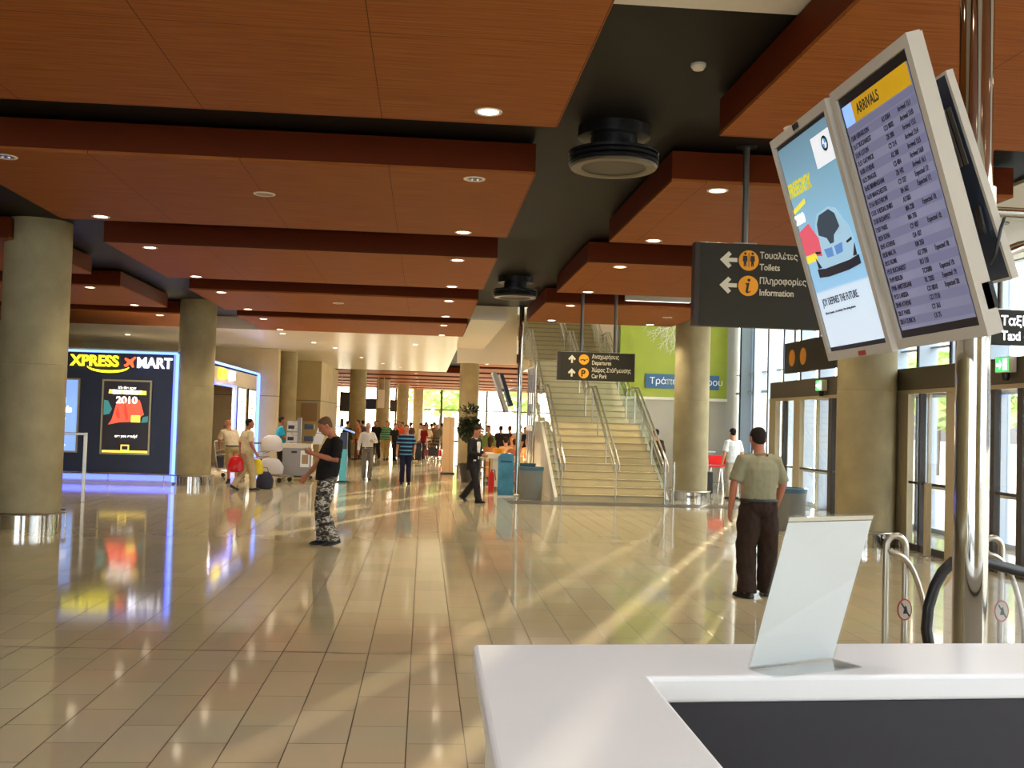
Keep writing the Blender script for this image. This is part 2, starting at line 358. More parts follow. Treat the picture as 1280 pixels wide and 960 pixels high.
for y, r in LY:
    on = not (10 < y < 11)
    downlight(.43, y, '%s downlight by the duct-strip side and %s of the middle panel, %s' % ('lit' if on else 'unlit two-bulb', nf(y, r), ORD[r]), on)
    downlight(-4.15, y, '%s downlight on the column side and %s of the middle panel, %s' % ('lit' if on else 'unlit two-bulb', nf(y, r), ORD[r]), on)
    if y < 25.2:
        downlight(2.94, y, 'lit downlight by the duct-strip side and %s of the right panel, %s' % (nf(y, r), ORD[r]))
        if 20 > y: downlight(5.35, y, 'lit downlight on the entrance side and %s of the right panel, %s' % (nf(y, r), ORD[r]))
    if y > 21: downlight(-6.72, y, 'lit downlight on the corner and %s of the shop-side panel, %s' % (nf(y, r), ORD[r]))
downlight(5.35, 25.0, 'lit downlight over the column beside the stairs')
downlight(5.35, 23.2, 'small unlit downlight between two lit ones before the column beside the stairs', False)
for x, y, t in ((-9.5, 34.5, 'added lit downlight on the white ceiling, brightening the wall above the shop, outer one'), (-7.6, 36.5, 'added lit downlight on the white ceiling, brightening the wall above the shop, inner one'), (-4.28, 31.85, 'first lit downlight on the white ceiling beyond the wooden panels, by the shop'), (-3.7, 35.2, 'second lit downlight on the white ceiling along the shop side'),  # first two are added to brighten the wall above the shop
                (-3.2, 37.6, 'third lit downlight on the white ceiling along the shop side'), (-.36, 34.6, 'lit downlight alone in the middle of the white ceiling'),
                (-2.6, 43, 'lit downlight deep on the white ceiling by the concrete wall'), (-1.9, 47, 'lit downlight deep on the white ceiling before the far wooden panels'), (-1.2, 50, 'last lit downlight on the white ceiling')):
    downlight(x, y, t)
for k in range(6):
    for x in (-6, -.5, 5):
        downlight(x, 56+k*5.5, 'tiny lit downlight on a far wooden panel beyond the white ceiling', True, ZP, 'downlights of the far hall')
for x in (2.6, 4, 7): downlight(x, 45, 'small warm downlight over the cafe beyond the white beam', True, ZP, 'downlights over the cafe')
for x, y, t in ((-1.84, 11.8, 'round ceiling loudspeaker in the second middle wooden panel'), (-1.91, 22.8, 'round ceiling loudspeaker in the fourth middle wooden panel')):
    o = thing('ceiling_speaker', t, 'ceiling speaker', (x, y, ZP))
    MB().lathe([(.12, 0), (.12, -.006), (.1, -.012), (.1, -.006)], n=28, caps=False).build('rim', 'trim', o, True)
    MB().lathe([(.0001, -.006), (.1, -.006), (.1, 0), (.0001, 0)], n=28, caps=False).build('grille', 'grille', o, True)
o = thing('reflection_strip', 'slim glowing strip standing in for a white reflection above the column by the stairs', 'ceiling light', (4.6, 21.15, 4.3))  # glowing strip drawn in place of a white ceiling reflection
MB().box(-.6, .75, -.05, .05, 0, .25).build('strip_backing', 'white', o); MB().box(-.58, .73, -.042, .042, -.006, 0).build('lamp_lens', 'poster_white', o)
o = thing('smoke_detector', 'small grey smoke detector on the dark ceiling strip', 'smoke detector', (2.02, 7.9, ZD))
MB().lathe([(.06, 0), (.06, -.02), (.04, -.045), (.0001, -.05)], n=20).build('detector_body', 'trim', o, True)

# black round air diffusers in the duct strip -------------------------------
def diffuser(x, y, label):
    o = thing('air_diffuser', label, 'air vent', (x, y, ZD))
    MB().lathe([(.34, 0), (.34, -.1), (.22, -.1), (.22, -.2), (.34, -.22), (.34, -.24), (.0001, -.24)], n=40).build('neck', 'black', o, True)
    b = MB()
    for k in range(3): b.lathe([(.40+.004*k, -.235-.045*k), (.425-.002*k, -.24-.045*k), (.425, -.262-.045*k), (.39, -.27-.045*k), (.33, -.255-.045*k)], n=44, caps=False, closed=True)
    b.build('ring_blade', 'black', o, True)
    MB().lathe([(.31, -.36), (.40, -.355), (.412, -.37), (.40, -.39), (.33, -.395), (.30, -.38)], n=44, caps=False, closed=True).build('bottom_ring', 'ring', o, True)
    MB().lathe([(.0001, -.375), (.305, -.375), (.305, -.36), (.0001, -.36)], n=40, caps=False).build('core_plate', 'sign_edge', o, True)
    br = MB()
    for k in range(6):
        a = k*PI/3+.3; br.tube([(.38*math.cos(a), .38*math.sin(a), -.22), (.38*math.cos(a), .38*math.sin(a), -.36)], .012, 6)
    br.build('bracket', 'ring', o)
diffuser(1.7, 9.75, 'large black round air diffuser in the dark ceiling strip, nearest the viewer')
diffuser(1.68, 20.3, 'black round air diffuser far down the dark ceiling strip, before the stairs')

# concrete columns ----------------------------------------------------------
def column(x, y, r, label, top=ZD, ring=True, rails=True):
    o = thing('concrete_column', label, 'column', (x, y, 0))
    MB().lathe([(r, 0), (r, 1.2), (r, 2.39), (r-.004, 2.395), (r-.004, 2.405), (r, 2.41), (r, top)], n=56).build('shaft', 'concrete', o, True)
    if ring:
        MB().lathe([(r+.012, .0), (r+.012, .2), (r+.004, .2), (r+.004, 0)], n=56, caps=False, closed=True).build('kick_plate', 'chrome', o, True)
        MB().tube([((r+.07)*math.cos(2*PI*k/48), (r+.07)*math.sin(2*PI*k/48), .225) for k in range(48)], .018, 8, True).build('guard_rail', 'steel', o, True)
        p = MB()
        for k in range(8):
            a = 2*PI*k/8+.2; p.tube([((r+.07)*math.cos(a), (r+.07)*math.sin(a), 0), ((r+.07)*math.cos(a), (r+.07)*math.sin(a), .22)], .01, 6)
        p.build('rail_post', 'steel', o)
    return o
column(-5.84, 16.3, .47, 'large round concrete column at the left edge with a steel guard ring')
column(-5.67, 26.75, .44, 'round concrete column between the navy shop wall and the lit shop doorway')
column(6.46, 25.2, .42, 'round concrete column at the right foot of the stairs')
column(6.93, 16.1, .45, 'round concrete column between the two glass entrances')
column(1.5, 36.0, .33, 'round concrete column under the white beam beyond the walking man in the suit', ZP)
column(-5.3, 41, .4, 'round concrete column beyond the shop near the newspaper stand', ZP, False)
for i, (x, y, t) in enumerate(((-3.4, 54.4, 'first'), (-2.6, 66.5, 'second'), (-1.55, 76, 'third'), (-.5, 86, 'fourth'))):
    column(x, y, .42, '%s of the far concrete columns standing behind the crowd, counted from the shop side' % t, ZD, False)

# ================================================================ STAIRS
SX0, SX1, SY = 3.06, 5.53, 23.72
RISE, TREAD, N = .165, .30, 11
st = thing('staircase', 'broad pale stone staircase rising away from the hall in three flights', 'stairs', (0, 0, 0))
fl = []; y = SY; z = 0
for k in range(3):
    m = MB()
    for i in range(N):
        b0 = 0 if k == 0 else max(0, z+i*RISE-.3)
        m.box(SX0, SX1, y+i*TREAD, y+(i+1)*TREAD+(.02 if i < N-1 else 0), b0 if k == 0 else z+i*RISE-.26, z+(i+1)*RISE)
    m.build('flight', 'stone', st)
    n = MB()
    for i in range(N): n.box(SX0, SX1, y+i*TREAD-.012, y+i*TREAD+.002, z+(i+1)*RISE-.03, z+(i+1)*RISE+.001)
    n.build('nosing', mat('stair_nosing', C(178, 162, 134), .4), st)
    fl.append((y, z)); y += N*TREAD; z += N*RISE
    if k < 2:
        MB().box(SX0, SX1, y, y+1.3, z-.26, z).build('landing', 'stone', st); y += 1.3
sw = MB().plate([(23.7, 0), (28.3, 0), (28.3, 1.8), (27.02, 1.8), (23.7, .1)], (SX0-.08, 0, 0), Y, Z, .075).build('side_wall', 'white', st)
MB().plate([(23.7, 0), (28.3, 0), (28.3, 1.8), (27.02, 1.8), (23.7, .1)], (SX1+.005, 0, 0), Y, Z, .075).build('side_wall', 'white', st)
MB().box(SX0, SX1, 28.3, 28.4, 0, 1.56).build('under_wall', 'white', st)
def railing(x, label, side, gl=True, inner=0):
    o = thing('stair_railing', label, 'railing', (x, SY, 0))
    for k, (y, z) in enumerate(fl):
        y0 = y-SY; y1 = y0+N*TREAD
        for dx, h, r in ((-.05, .98, .024), (.05, .98, .024)):
            a = (dx, y0-.05, z+h-.0); b = (dx, y1, z+N*RISE+h-.06)
            pth = [(dx, y0-.18, z+h-.25), (dx, y0-.2, z+h-.12), a, b, (dx, y1+.25, z+N*RISE+h-.05)]
            if k == 0 or True: MB().tube(pth, r, 10).build('handrail', 'steel', o, True)
        MB().tube([(0, y0+.1, z+.72), (0, y1, z+N*RISE+.68)], .014, 8).build('lower_rail', 'steel', o, True)
        MB().tube([(-.06, y0-.18, z+.73), (.06, y0-.18, z+.73)], .012, 8).build('end_bar', 'steel', o, True)
        for i in (0, 4, 8, 11):
            yy = y0+(i+.4)*TREAD if i < 11 else y1+.2; zz = z+(min(i, 10)+1)*RISE
            if k == 0 and i == 0: yy = y0-.1; zz = 0
            MB().tube([(0, yy, zz), (0, yy, z+RISE*(min(yy-y0, y1-y0)/TREAD)+.94)], .018, 8).build('post', 'steel', o, True)
        MB().tube([(-.09, y1+.2, z+N*RISE+.62), (.09, y1+.2, z+N*RISE+.62)], .012, 8).build('cross_bar', 'steel', o, True)
        if k < 2:
            MB().tube([(0, y1+.2, z+N*RISE+.93), (0, y1+1.15, z+N*RISE+.93)], .022, 8).build('landing_rail', 'steel', o, True)
        if gl:
            g = MB().plate([(y0+.05, z+.25), (y1, z+N*RISE+.1), (y1+(1.25 if k < 2 else 0), z+N*RISE+.1), (y1+(1.25 if k < 2 else 0), z+N*RISE+.88), (y1, z+N*RISE+.85), (y0+.05, z+.85)], (.012 if side > 0 else -.024, 0, 0), Y, Z, .012)
            g.build('glass_panel', 'glass_green', o)
    return o
railing(SX0+.06, 'stainless double handrail with glass on the left side of the stairs', -1)
railing((SX0+SX1)/2+.06, 'stainless double handrail down the middle of the stairs', 1, False)
railing(SX1-.06, 'stainless double handrail with glass on the right side of the stairs', 1)
bs = MB()
o = thing('balustrade', 'vertical glass and steel balustrade screen on the left of the stair landing', 'balustrade', (2.78, 26.6, 0))
for k in range(4): MB().tube([(0, k*.55, .0 if k == 0 else .3), (0, k*.55, 3.2)], .028, 8).build('post', 'steel', o, True)
for k in range(3): MB().box(-.008, .008, .04+k*.55, .51+k*.55, 1.7, 3.15).build('glass_panel', 'glass_green', o)
MB().tube([(0, 0, 3.2), (0, 1.65, 3.2)], .03, 8).build('top_rail', 'steel', o, True)
MB().box(-.05, .05, 0, 1.65, 1.55, 1.68).build('bottom_rail', 'steel', o)
# steel hoop bollard at the right foot of the stairs
o = thing('steel_barrier', 'pair of thin polished steel barrier posts at the right foot of the stairs', 'barrier', (5.47, 23.15, 0))
for dx in (-.1, .1): MB().tube([(dx, 0, 0), (dx, 0, .98)], .026, 12).build('post', 'chrome', o, True)
MB().box(-.2, .2, -.1, .1, 0, .02).build('base_plate', 'steel', o, bevel=.005)
for x, y, h, t in ((6.93, 20.2, 1.05, 'thin bronze guard post beside the bin at the far glass entrance'), (7.22, 14.62, 1.05, 'thin bronze guard post before the glass entrance nearest the chrome pole')):
    o = thing('guard_post', t, 'post', (x, y, 0))
    MB().box(-.04, .04, -.04, .04, .012, h).build('post_shaft', 'door_frame', o, bevel=.008); MB().lathe([(.09, 0), (.09, .012)], n=24).build('base_plate', 'steel', o)

# green advertising wall with a white tree, and the bank plate
o = thing('green_wall_panel', 'lime green advertising wall beside the stairs with white branch artwork', 'wall panel', (7.24, 30.49, 2.6))
MB().box(-1.6, 1.6, -.06, 0, .02, 6.2).build('panel', 'green', o)
MB().box(-1.62, 1.62, -.09, 0, -.06, .02).build('ledge', 'white', o)
br = MB()
def branch(x, z, a, ln, r, d):
    x1, z1 = x+ln*math.cos(a), z+ln*math.sin(a)
    br.tube([(x, -.066, z), ((x+x1)/2+.03*ln*random.uniform(-1, 1), -.066, (z+z1)/2), (x1, -.066, z1)], [r, r*.85, r*.7], 6)
    if d:
        for s in (-1, 1): branch(x1, z1, a+s*random.uniform(.25, .6), ln*random.uniform(.6, .8), r*.65, d-1)
        branch((x+x1)/2, (z+z1)/2, a+random.choice((-1, 1))*.7, ln*.6, r*.55, d-1)
for a in (-2.75, -2.3, -1.9, -1.45): branch(.12, 2.4, a, .46, .02, 3)
br.build('branch_artwork', 'white', o)
o = thing('bank_sign', 'blue bank name plate on the lime green wall', 'sign', (7.5, 30.42, 3.08))
MB().box(-1.1, 1.1, -.04, 0, -.21, .21).build('plate', 'blue_plate', o, bevel=.01)
text('Τράπεζα Κύπρου', .27, 'paper', o, (-.98, -.045, -.08), X, Z, bold=.001)

# ================================================================ FACADE
FX = 9.2
M['pale_panel'] = mat('frosted_panel', C(206, 218, 228), .3)
_t = M['pale_panel'].node_tree; _tl = _t.nodes.new('ShaderNodeBsdfTranslucent'); _tl.inputs[0].default_value = C(190, 208, 226); _mx = _t.nodes.new('ShaderNodeMixShader'); _mx.inputs[0].default_value = .3
_t.links.new(_t.nodes['Principled BSDF'].outputs[0], _mx.inputs[1]); _t.links.new(_tl.outputs[0], _mx.inputs[2]); _t.links.new(_mx.outputs[0], _t.nodes['Material Output'].inputs[0])
def bay(n, y0, y1, z1, mid=2.75, fin=.30):
    o = thing('window_%d' % n, 'window', 'window', (FX, y0, 0)); del o['label']; del o['category']; struct(o)
    MB().box(-fin, .05, -.035, .035, 0, z1).build('mullion', 'mullion', o, bevel=.006)
    MB().box(-fin-.02, -fin, -.04, .04, 0, z1).build('gasket', 'back_navy', o)
    MB().box(-.006, .006, .035, y1-y0-.035, .08, z1-.05).build('pane', 'glass' if n > 2 else 'pale_panel', o)
    t = MB()
    for z, h in ((0, .08), (mid, .07), (mid+.55, .035), (z1-.06, .06)): t.box(-.09, .05, .035, y1-y0-.035, z, z+h)
    t.build('transom', 'mullion', o)
n = 1
yy = 30.45
while yy > -9.5:
    y0 = max(yy-1.2, -10); bay(n, y0, yy, 9 if y0 > 25.1 else ZD); n += 1; yy = y0
def farbay(n, p, along, L, z1=ZD):
    o = thing('window_%d' % n, 'window', 'window', p, 0); del o['label']; del o['category']; struct(o)
    a = Vector(along)
    if abs(a.x): 
        MB().box(-.08, .08, -.1, .1, 0, z1).build('mullion', 'dark_frame', o); MB().box(.08, L-.08, -.006, .006, .1, z1).build('pane', 'glass', o)
        MB().box(.08, L-.08, -.06, .06, 2.6, 2.7).box(.08, L-.08, -.06, .06, 0, .1).build('transom', 'dark_frame', o)
    else:
        MB().box(-.1, .1, -.08, .08, 0, z1).build('mullion', 'dark_frame', o); MB().box(-.006, .006, .08, L-.08, .1, 2.6).build('pane', 'glass', o); MB().box(-.05, .05, .08, L-.08, 2.7, z1).build('sun_block_spandrel', 'white', o)  # solid upper band added to keep far side sun off the floor
        MB().box(-.06, .06, .08, L-.08, 2.6, 2.7).box(-.06, .06, .08, L-.08, 0, .1).build('transom', 'dark_frame', o)
for k in range(6): farbay(n, (-14+k*3.86, 90, 0), (1, 0, 0), 3.86); n += 1
for k in range(4): farbay(n, (-14+k*3.86, -10, 0), (1, 0, 0), 3.86); n += 1  # windows behind the camera, added to bring in cool daylight
for k in range(10): farbay(n, (9.2, 37.7+k*5.23, 0), (0, 1, 0), 5.23); n += 1

# entrance vestibules: glass boxes projecting into the hall
def vestibule(label, y0, y1, posts, bars):
    o = thing('entrance_vestibule', label, 'entrance', (7.4, y0, 0)); L = y1-y0
    MB().box(-.02, 1.78, 0, L, 2.42, 2.76).build('header', 'header', o, bevel=.01)
    MB().box(-.035, .09, 0, L, 2.36, 2.42).build('door_track', 'door_frame', o)
    for a, b, m, nm in posts:
        MB().box(-.03, .07, a-y0, b-y0, 0, 2.36).build(nm, m, o, bevel=.006)
    ed = sorted([(a-y0, b-y0) for a, b, _, _ in posts])
    for (a0, b0), (a1, b1) in zip(ed, ed[1:]):
        if a1-b0 < .1: continue
        MB().box(.01, .022, b0, a1, .1, 2.36).build('glass_pane', 'glass', o)
        MB().box(-.015, .045, b0, a1, 0, .1).build('bottom_rail', 'dark_frame', o)
        MB().box(-.02, .0, b0+.03, a1-.03, 1.0, 1.04).build('push_bar', 'dark_frame', o)
    for yy, nm in ((0, 'end_frame'), (L, 'end_frame')):
        s = 1 if yy == 0 else -1
        f = MB()
        for xa, xb in ((.09, .17), (1.0, 1.05), (1.62, 1.78)): f.box(xa, xb, min(yy, yy+s*.06), max(yy, yy+s*.06), 0, 2.42)
        f.build(nm, 'door_frame', o); MB().box(.17, 1.62, yy+s*.025, yy+s*.035, .05, 2.42).build('end_glass', 'glass', o)
    MB().tube([(.3, .6, .95), (.3, L-.6, .95)], .02, 8).build('inner_rail', 'steel', o, True)
    r = MB()
    for t in (.6, L/2, L-.6): r.tube([(.3, t, 0), (.3, t, .95)], .018, 8)
    r.build('rail_post', 'steel', o, True)
    return o
vestibule('glass entrance vestibule far side of the round column, behind the standing man', 17.0, 22.12,
          [(21.72, 22.12, 'door_frame', 'door_post'), (21.2, 21.25, 'dark_frame', 'door_stile'), (20.28, 20.62, 'door_frame', 'door_post'), (18.62, 18.8, 'dark_frame', 'door_stile'), (17.0, 17.3, 'door_frame', 'door_post')], 3)
vestibule('glass entrance vestibule near side of the round column, behind the chrome pole', 9.4, 16.25,
          [(15.6, 16.25, 'door_frame', 'door_post'), (15.2, 15.25, 'dark_frame', 'door_stile'), (14.16, 14.42, 'door_frame', 'door_post'), (13.15, 13.24, 'dark_frame', 'door_stile'), (12.5, 12.62, 'dark_frame', 'door_stile'), (11.2, 11.5, 'door_frame', 'door_post'), (9.4, 9.8, 'door_frame', 'door_post')], 4)
def exit_sign(x, y, z, label):
    o = thing('exit_sign', label, 'exit sign', (x, y, z))
    MB().box(-.05, .05, -.16, .16, -.1, .1).build('casing', 'trim', o, bevel=.006)
    MB().box(-.055, -.05, -.15, .15, -.09, .09).build('face', 'exit_green', o)
    a = MB(); a.plate([(-.12, .02), (-.05, .02), (-.05, .06), (.0, 0), (-.05, -.06), (-.05, -.02), (-.12, -.02)], (-.056, .0, 0), -Y, Z, .003)
    a.plate([(.03, -.07), (.12, -.07), (.12, .07), (.03, .07)], (-.056, 0, 0), -Y, Z, .003); a.build('pictogram', 'exit_white', o)
    MB().lathe([(.035, -.2), (.05, -.16), (.05, -.1)], n=16).build('sensor', 'black', o)
exit_sign(7.31, 19.0, 2.60, 'green lit exit sign over the far glass entrance')
exit_sign(7.31, 12.78, 2.66, 'green lit exit sign over the near glass entrance beside the chrome pole')

# outside: an added building that blocks most low sun, and trees
o = thing('sun_block_building', 'pale building added far outside the glass entrances to block the low sun', 'building', (45, -6, 0))
MB().box(0, 14, 0, 118.6, -.2, 12).build('wall', 'white', o); MB().box(-.4, 14.3, -.3, 118.9, 12, 12.5).build('roof', 'mullion', o)
for k in range(19):
    MB().box(-.06, 0, 3+k*6, 7.6+k*6, 1.2, 4.6).build('window', 'back_navy', o)
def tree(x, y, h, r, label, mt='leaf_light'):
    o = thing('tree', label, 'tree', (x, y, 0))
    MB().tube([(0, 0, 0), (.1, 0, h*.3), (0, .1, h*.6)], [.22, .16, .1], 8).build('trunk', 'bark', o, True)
    m = MB()
    for k in range(520):
        d = Vector((random.gauss(0, 1), random.gauss(0, 1), random.gauss(0, 1))).normalized()*r*random.uniform(.55, 1)
        c = Vector((d.x, d.y, h*.62+d.z*.8)); u, v = perp(Vector((random.gauss(0, 1), random.gauss(0, 1), random.gauss(0, 1)))); s = r*.16
        m.add([c-u*s, c+v*s*.5, c+u*s, c-v*s*.5], [(0, 1, 2, 3)])
    m.build('crown', mt, o)
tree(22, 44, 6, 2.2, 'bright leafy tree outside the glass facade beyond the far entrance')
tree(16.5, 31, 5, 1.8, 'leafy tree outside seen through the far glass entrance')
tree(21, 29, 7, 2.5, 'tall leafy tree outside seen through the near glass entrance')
tree(1.5, 101, 7.5, 3.2, 'pale leafy tree outside the far end window left of the white beam column')
tree(10, 99, 7, 2.6, 'pale leafy tree outside the far end window beyond the cafe')

# ================================================================ SHOP
sh = thing('shop_unit', 'navy shop box with blue light edges and a lit shop name', 'shop', (-6.04, 26.5, 0))
MB().box(-8, -.03, 0, .12, .24, 3.2).build('front_panel', 'navy', sh)
MB().box(-8, -.06, .06, .12, 0, .24).build('plinth', 'white', sh)
MB().box(-8, -.03, -.012, .0, 3.17, 3.23).build('top_light_strip', 'cyan_led', sh)
MB().box(-8, .0, -.01, .2, 3.23, 3.27).build('top_cap', 'mullion', sh)
MB().box(-.07, .0, -.02, .04, .05, 3.2).build('corner_light_strip', 'cyan_led', sh)
MB().box(-.12, -.07, -.012, .0, .24, 3.17).build('corner_glow_strip', 'blue_led', sh)
MB().box(-8, -.06, .03, .055, .08, .2).build('base_light_strip', 'blue_led', sh)
MB().box(-8, 0, .12, 12.5, 3.15, 3.2).build('roof', 'white', sh)
# side wall with doorway (faces +X)
MB().box(-.1, 0, .12, 4.3, 0, 3.2).box(-.1, 0, 7.9, 12.5, 0, 3.2).box(-.1, 0, 4.3, 7.9, 2.66, 3.2).build('side_wall', 'cream_wall', sh)
MB().box(0, .05, .2, 12.5, 3.2, 3.27).build('side_light_strip', 'cyan_led', sh)
MB().box(0, .07, 12.2, 12.5, 0, 3.2).build('end_light_strip', 'cyan_led', sh)
MB().box(0, .05, 4.3, 7.9, 2.6, 2.66).box(0, .05, 7.75, 7.9, 0, 2.6).build('door_light_frame', 'blue_led', sh)
lp = MB().box(-.7, -.2, 5.2, 6.8, 2.9, 2.95).build('ceiling_lamp', 'poster_white', sh)
pl_ = bpy.data.lights.new('shop_lamp', 'AREA'); pl_.energy = 220; pl_.size = .5; pl_.size_y = 1.6; pl_.shape = 'RECTANGLE'; pl_.color = (1, .85, .7)
po_ = bpy.data.objects.new('shop_lamp', pl_); COL.objects.link(po_); po_.location = (-6.5, 32.5, 2.88)
MB().box(-.9, -.8, 4.3, 7.9, 0, 2.66).build('inner_wall', mat('inner_shop_wall', C(176, 140, 120), .5), sh)
dp = MB().box(-.78, -.72, 6.6, 7.7, 0, 2.5).build('inner_door', mat('inner_shop_door', C(196, 160, 140), .4), sh)
MB().box(-.72, -.69, 6.8, 6.86, .9, 1.3).build('handle', 'steel', dp)
ls = text('XPRESS', .37, 'yellow_sign', sh, (-2.56, -.05, 2.84), X, Z, .05, .009, sx=.93, spacing=1.02)
text('MART', .36, 'white_sign', sh, (-1.0, -.05, 2.83), X, Z, .05, .009, sx=.88, spacing=1.02)
s = MB(); pa = []; pb = []
for k in range(17):
    a = PI+.15+(PI-.3)*k/16
    pa.append((-1.68+.5*math.cos(a), 2.84+.16*math.sin(a))); pb.append((-1.68+.5*math.cos(a), 2.85+.11*math.sin(a)))
s.plate(pa+pb[::-1], (0, -.02, 0), X, Z, .03); s.build('swoosh', 'yellow_sign', sh)
pl = [(-.16, -.12), (-.1, -.13), (-.02, -.04), (.06, -.15), (.1, -.13), (.06, .02), (.15, .14), (.12, .17), (-.01, .07), (-.14, .13), (-.17, .09), (-.08, .0), (-.13, -.06), (-.18, -.07)]
MB().plate([(x*.85, y*.85) for x, y in pl], (-1.15, -.02, 2.95), X, Z, .04).build('aeroplane_emblem', 'red_sign', sh)
yl = text('XPRESS', .34, 'yellow_sign', sh, (.06, 5.0, 2.84), Y, Z, .04, .025, sx=.9); text('MART', .34, 'white_sign', sh, (.06, 6.6, 2.84), Y, Z, .04, .025, sx=.9)
# illuminated poster and blue poster
o = thing('poster_lightbox', 'framed dark lit poster with a red draped box on the navy shop wall', 'poster', (-7.24, 26.49, .70))
f = MB()
for a in ((-.59, -.55, 0, 1.82), (.55, .59, 0, 1.82), (-.55, .55, 0, .04), (-.55, .55, 1.78, 1.82)): f.box(a[0], a[1], -.06, 0, a[2], a[3])
f.build('frame', 'poster_frame', o)
MB().box(-.55, .55, -.03, 0, .04, 1.78).build('picture', 'poster_black', o)
def shp(nm, m, polys, d=-.031, th=.004):
    b = MB()
    for p in polys: b.plate(p, (0, d, 0), X, Z, th)
    b.build(nm, m, o)
shp('teal_glow', 'poster_teal', [[(-.54, .95), (-.4, .98), (-.34, 1.1), (-.44, 1.3), (-.54, 1.32)]]); shp('teal_glow', 'poster_teal', [[(.36, .78), (.52, .8), (.52, .95), (.4, .92)]])
shp('red_cloth', 'poster_red', [[(-.34, .84), (-.3, 1.0), (-.22, 1.32), (-.1, 1.36), (.3, 1.34), (.34, 1.25), (.42, .98), (.3, .9), (.1, .8), (-.16, .78), (-.42, .72)]], -.035)
shp('cloth_fold', 'poster_red2', [[(-.06, 1.35), (.02, 1.1), (.06, .85), (.0, .84), (-.05, 1.05)], [(-.2, 1.2), (-.14, .9), (-.2, .86), (-.25, 1.0)]], -.039)
shp('yellow_tag', 'poster_yellow', [rect(.12, .34, .79, .96)], -.04)
shp('bottom_band', 'poster_yellow', [rect(-.54, .54, .045, .1), rect(-.1, .1, .1, .24)], -.034)
shp('emblem', 'poster_black', [rect(-.07, .07, .12, .21)], -.038)
text('it’s the new', .09, 'poster_white', o, (0, -.04, 1.60), X, Z, align='CENTER', bold=.003)
shp('title_band', 'poster_yellow', [[(-.44, 1.48), (.46, 1.46), (.46, 1.56), (-.42, 1.58)]], -.034)
text('amazing', .17, 'poster_white', o, (0, -.045, 1.48), X, Z, align='CENTER', bold=.012, sx=1.25)
text('2010', .23, 'poster_white', o, (0, -.04, 1.25), X, Z, align='CENTER', bold=.008, sx=1.1)
text('are you ready?', .09, 'poster_white', o, (.02, -.04, .42), X, Z, align='CENTER', bold=.003)
o = thing('poster_lightbox', 'pale blue lit poster with white words, half hidden by the left column', 'poster', (-8.8, 26.49, .72))
f = MB()
for a in ((-.6, -.56, 0, 1.8), (.40, .44, 0, 1.8), (-.56, .4, 0, .04), (-.56, .4, 1.76, 1.8)): f.box(a[0], a[1], -.06, 0, a[2], a[3])
f.build('frame', 'poster_frame', o); MB().box(-.56, .4, -.03, 0, .04, 1.76).build('picture', 'poster_blue', o)
for t, z, x in (('d', 1.2, .13), ('ds', .98, .27), ('e', .78, .13), ('er', .12, .14)):
    text(t, .2 if z > .5 else .14, 'poster_white', o, (x, -.035, z), X, Z, align='RIGHT', bold=.01)
for i, (y, t) in enumerate(((35.3, 'tall white lit poster on the shop side wall, nearer the doorway'), (37.4, 'tall white lit poster on the shop side wall, nearer the blue end strip'))):
    o = thing('lit_poster', t, 'poster', (-6.02, y, .9))
    MB().box(0, .04, -.75, .75, 0, 1.75).build('frame', 'dark_frame', o); MB().box(.04, .05, -.7, .7, .05, 1.7).build('picture', 'poster_white', o)
    b = MB()
    for k in range(5): b.box(.05, .054, -.4+.1*(k % 2), .4-.15*(k % 3), .4+.22*k, .43+.22*k)
    b.build('print', mat('poster_print', C(190, 150, 120), .5), o)
# bumper rail at the shop foot, and the steel guard rail beside the left column
o = thing('bumper_rail', 'low steel bumper rail along the foot of the navy shop wall', 'rail', (-6.1, 25.95, 0))
MB().tube([(-7.5, 0, .27), (0, 0, .27)], .022, 8).build('rail', 'steel', o, True)
for k in range(6): MB().tube([(-1.3*k-.06, 0, 0), (-1.3*k-.06, 0, .26)], .014, 8).build('post', 'steel', o, True)
o = thing('guard_rail', 'waist-high square steel guard rail in front of the blue poster beside the left column', 'rail', (-6.46, 20.9, 0))
MB().box(-3.2, .03, -.025, .025, 1.27, 1.32).build('top_rail', 'steel', o, bevel=.008)
for k in range(3): MB().box(-1.5*k-.03, -1.5*k+.03, -.025, .025, .0, 1.27).build('post', 'steel', o, bevel=.006)

# ================================================================ HANGING SIGNS
def arrow(o, cx, cz, s, d, y=-.0):
    b = MB(); p = [(-.5, 0), (.02, .5), (.2, .34), (.0, .12), (.55, .12), (.55, -.12), (.0, -.12), (.2, -.34), (.02, -.5)]
    if d == 'up': p = [(-q[1], -q[0]) for q in p]
    b.plate([(cx+q[0]*s, cz+q[1]*s) for q in p], (0, y, 0), X, Z, .004); return b.build('arrow', 'sign_text', o)
def hang_sign(label, x0, y, z0, wd, h, poles, ztop):
    o = thing('hanging_sign', label, 'sign', (x0, y, z0))
    MB().box(0, wd, -.06, .06, 0, h).build('panel', 'sign', o, bevel=.006)
    MB().box(-.05, 0, -.065, .065, 0, h).build('end_cap', 'sign_edge', o); MB().box(wd, wd+.05, -.065, .065, 0, h).build('end_cap', 'sign_edge', o)
    for px in poles:
        MB().tube([(px, 0, h), (px, 0, ztop-z0)], .033, 12).build('pole', mat('sign_pole', C(112, 108, 100), .35, .8), o, True)
        MB().box(px-.11, px+.11, -.05, .05, h, h+.012).build('pole_foot', 'steel', o)
        MB().lathe([(.1, ztop-z0-.015), (.1, ztop-z0)], (px, 0, 0), 20).build('ceiling_flange', 'black', o, True)
    return o
def disc(o, cx, cz, r, y, nm='symbol_disc'): return MB().plate(circ(r, 36, cx, cz), (0, y, 0), X, Z, .004).build(nm, 'orange', o)
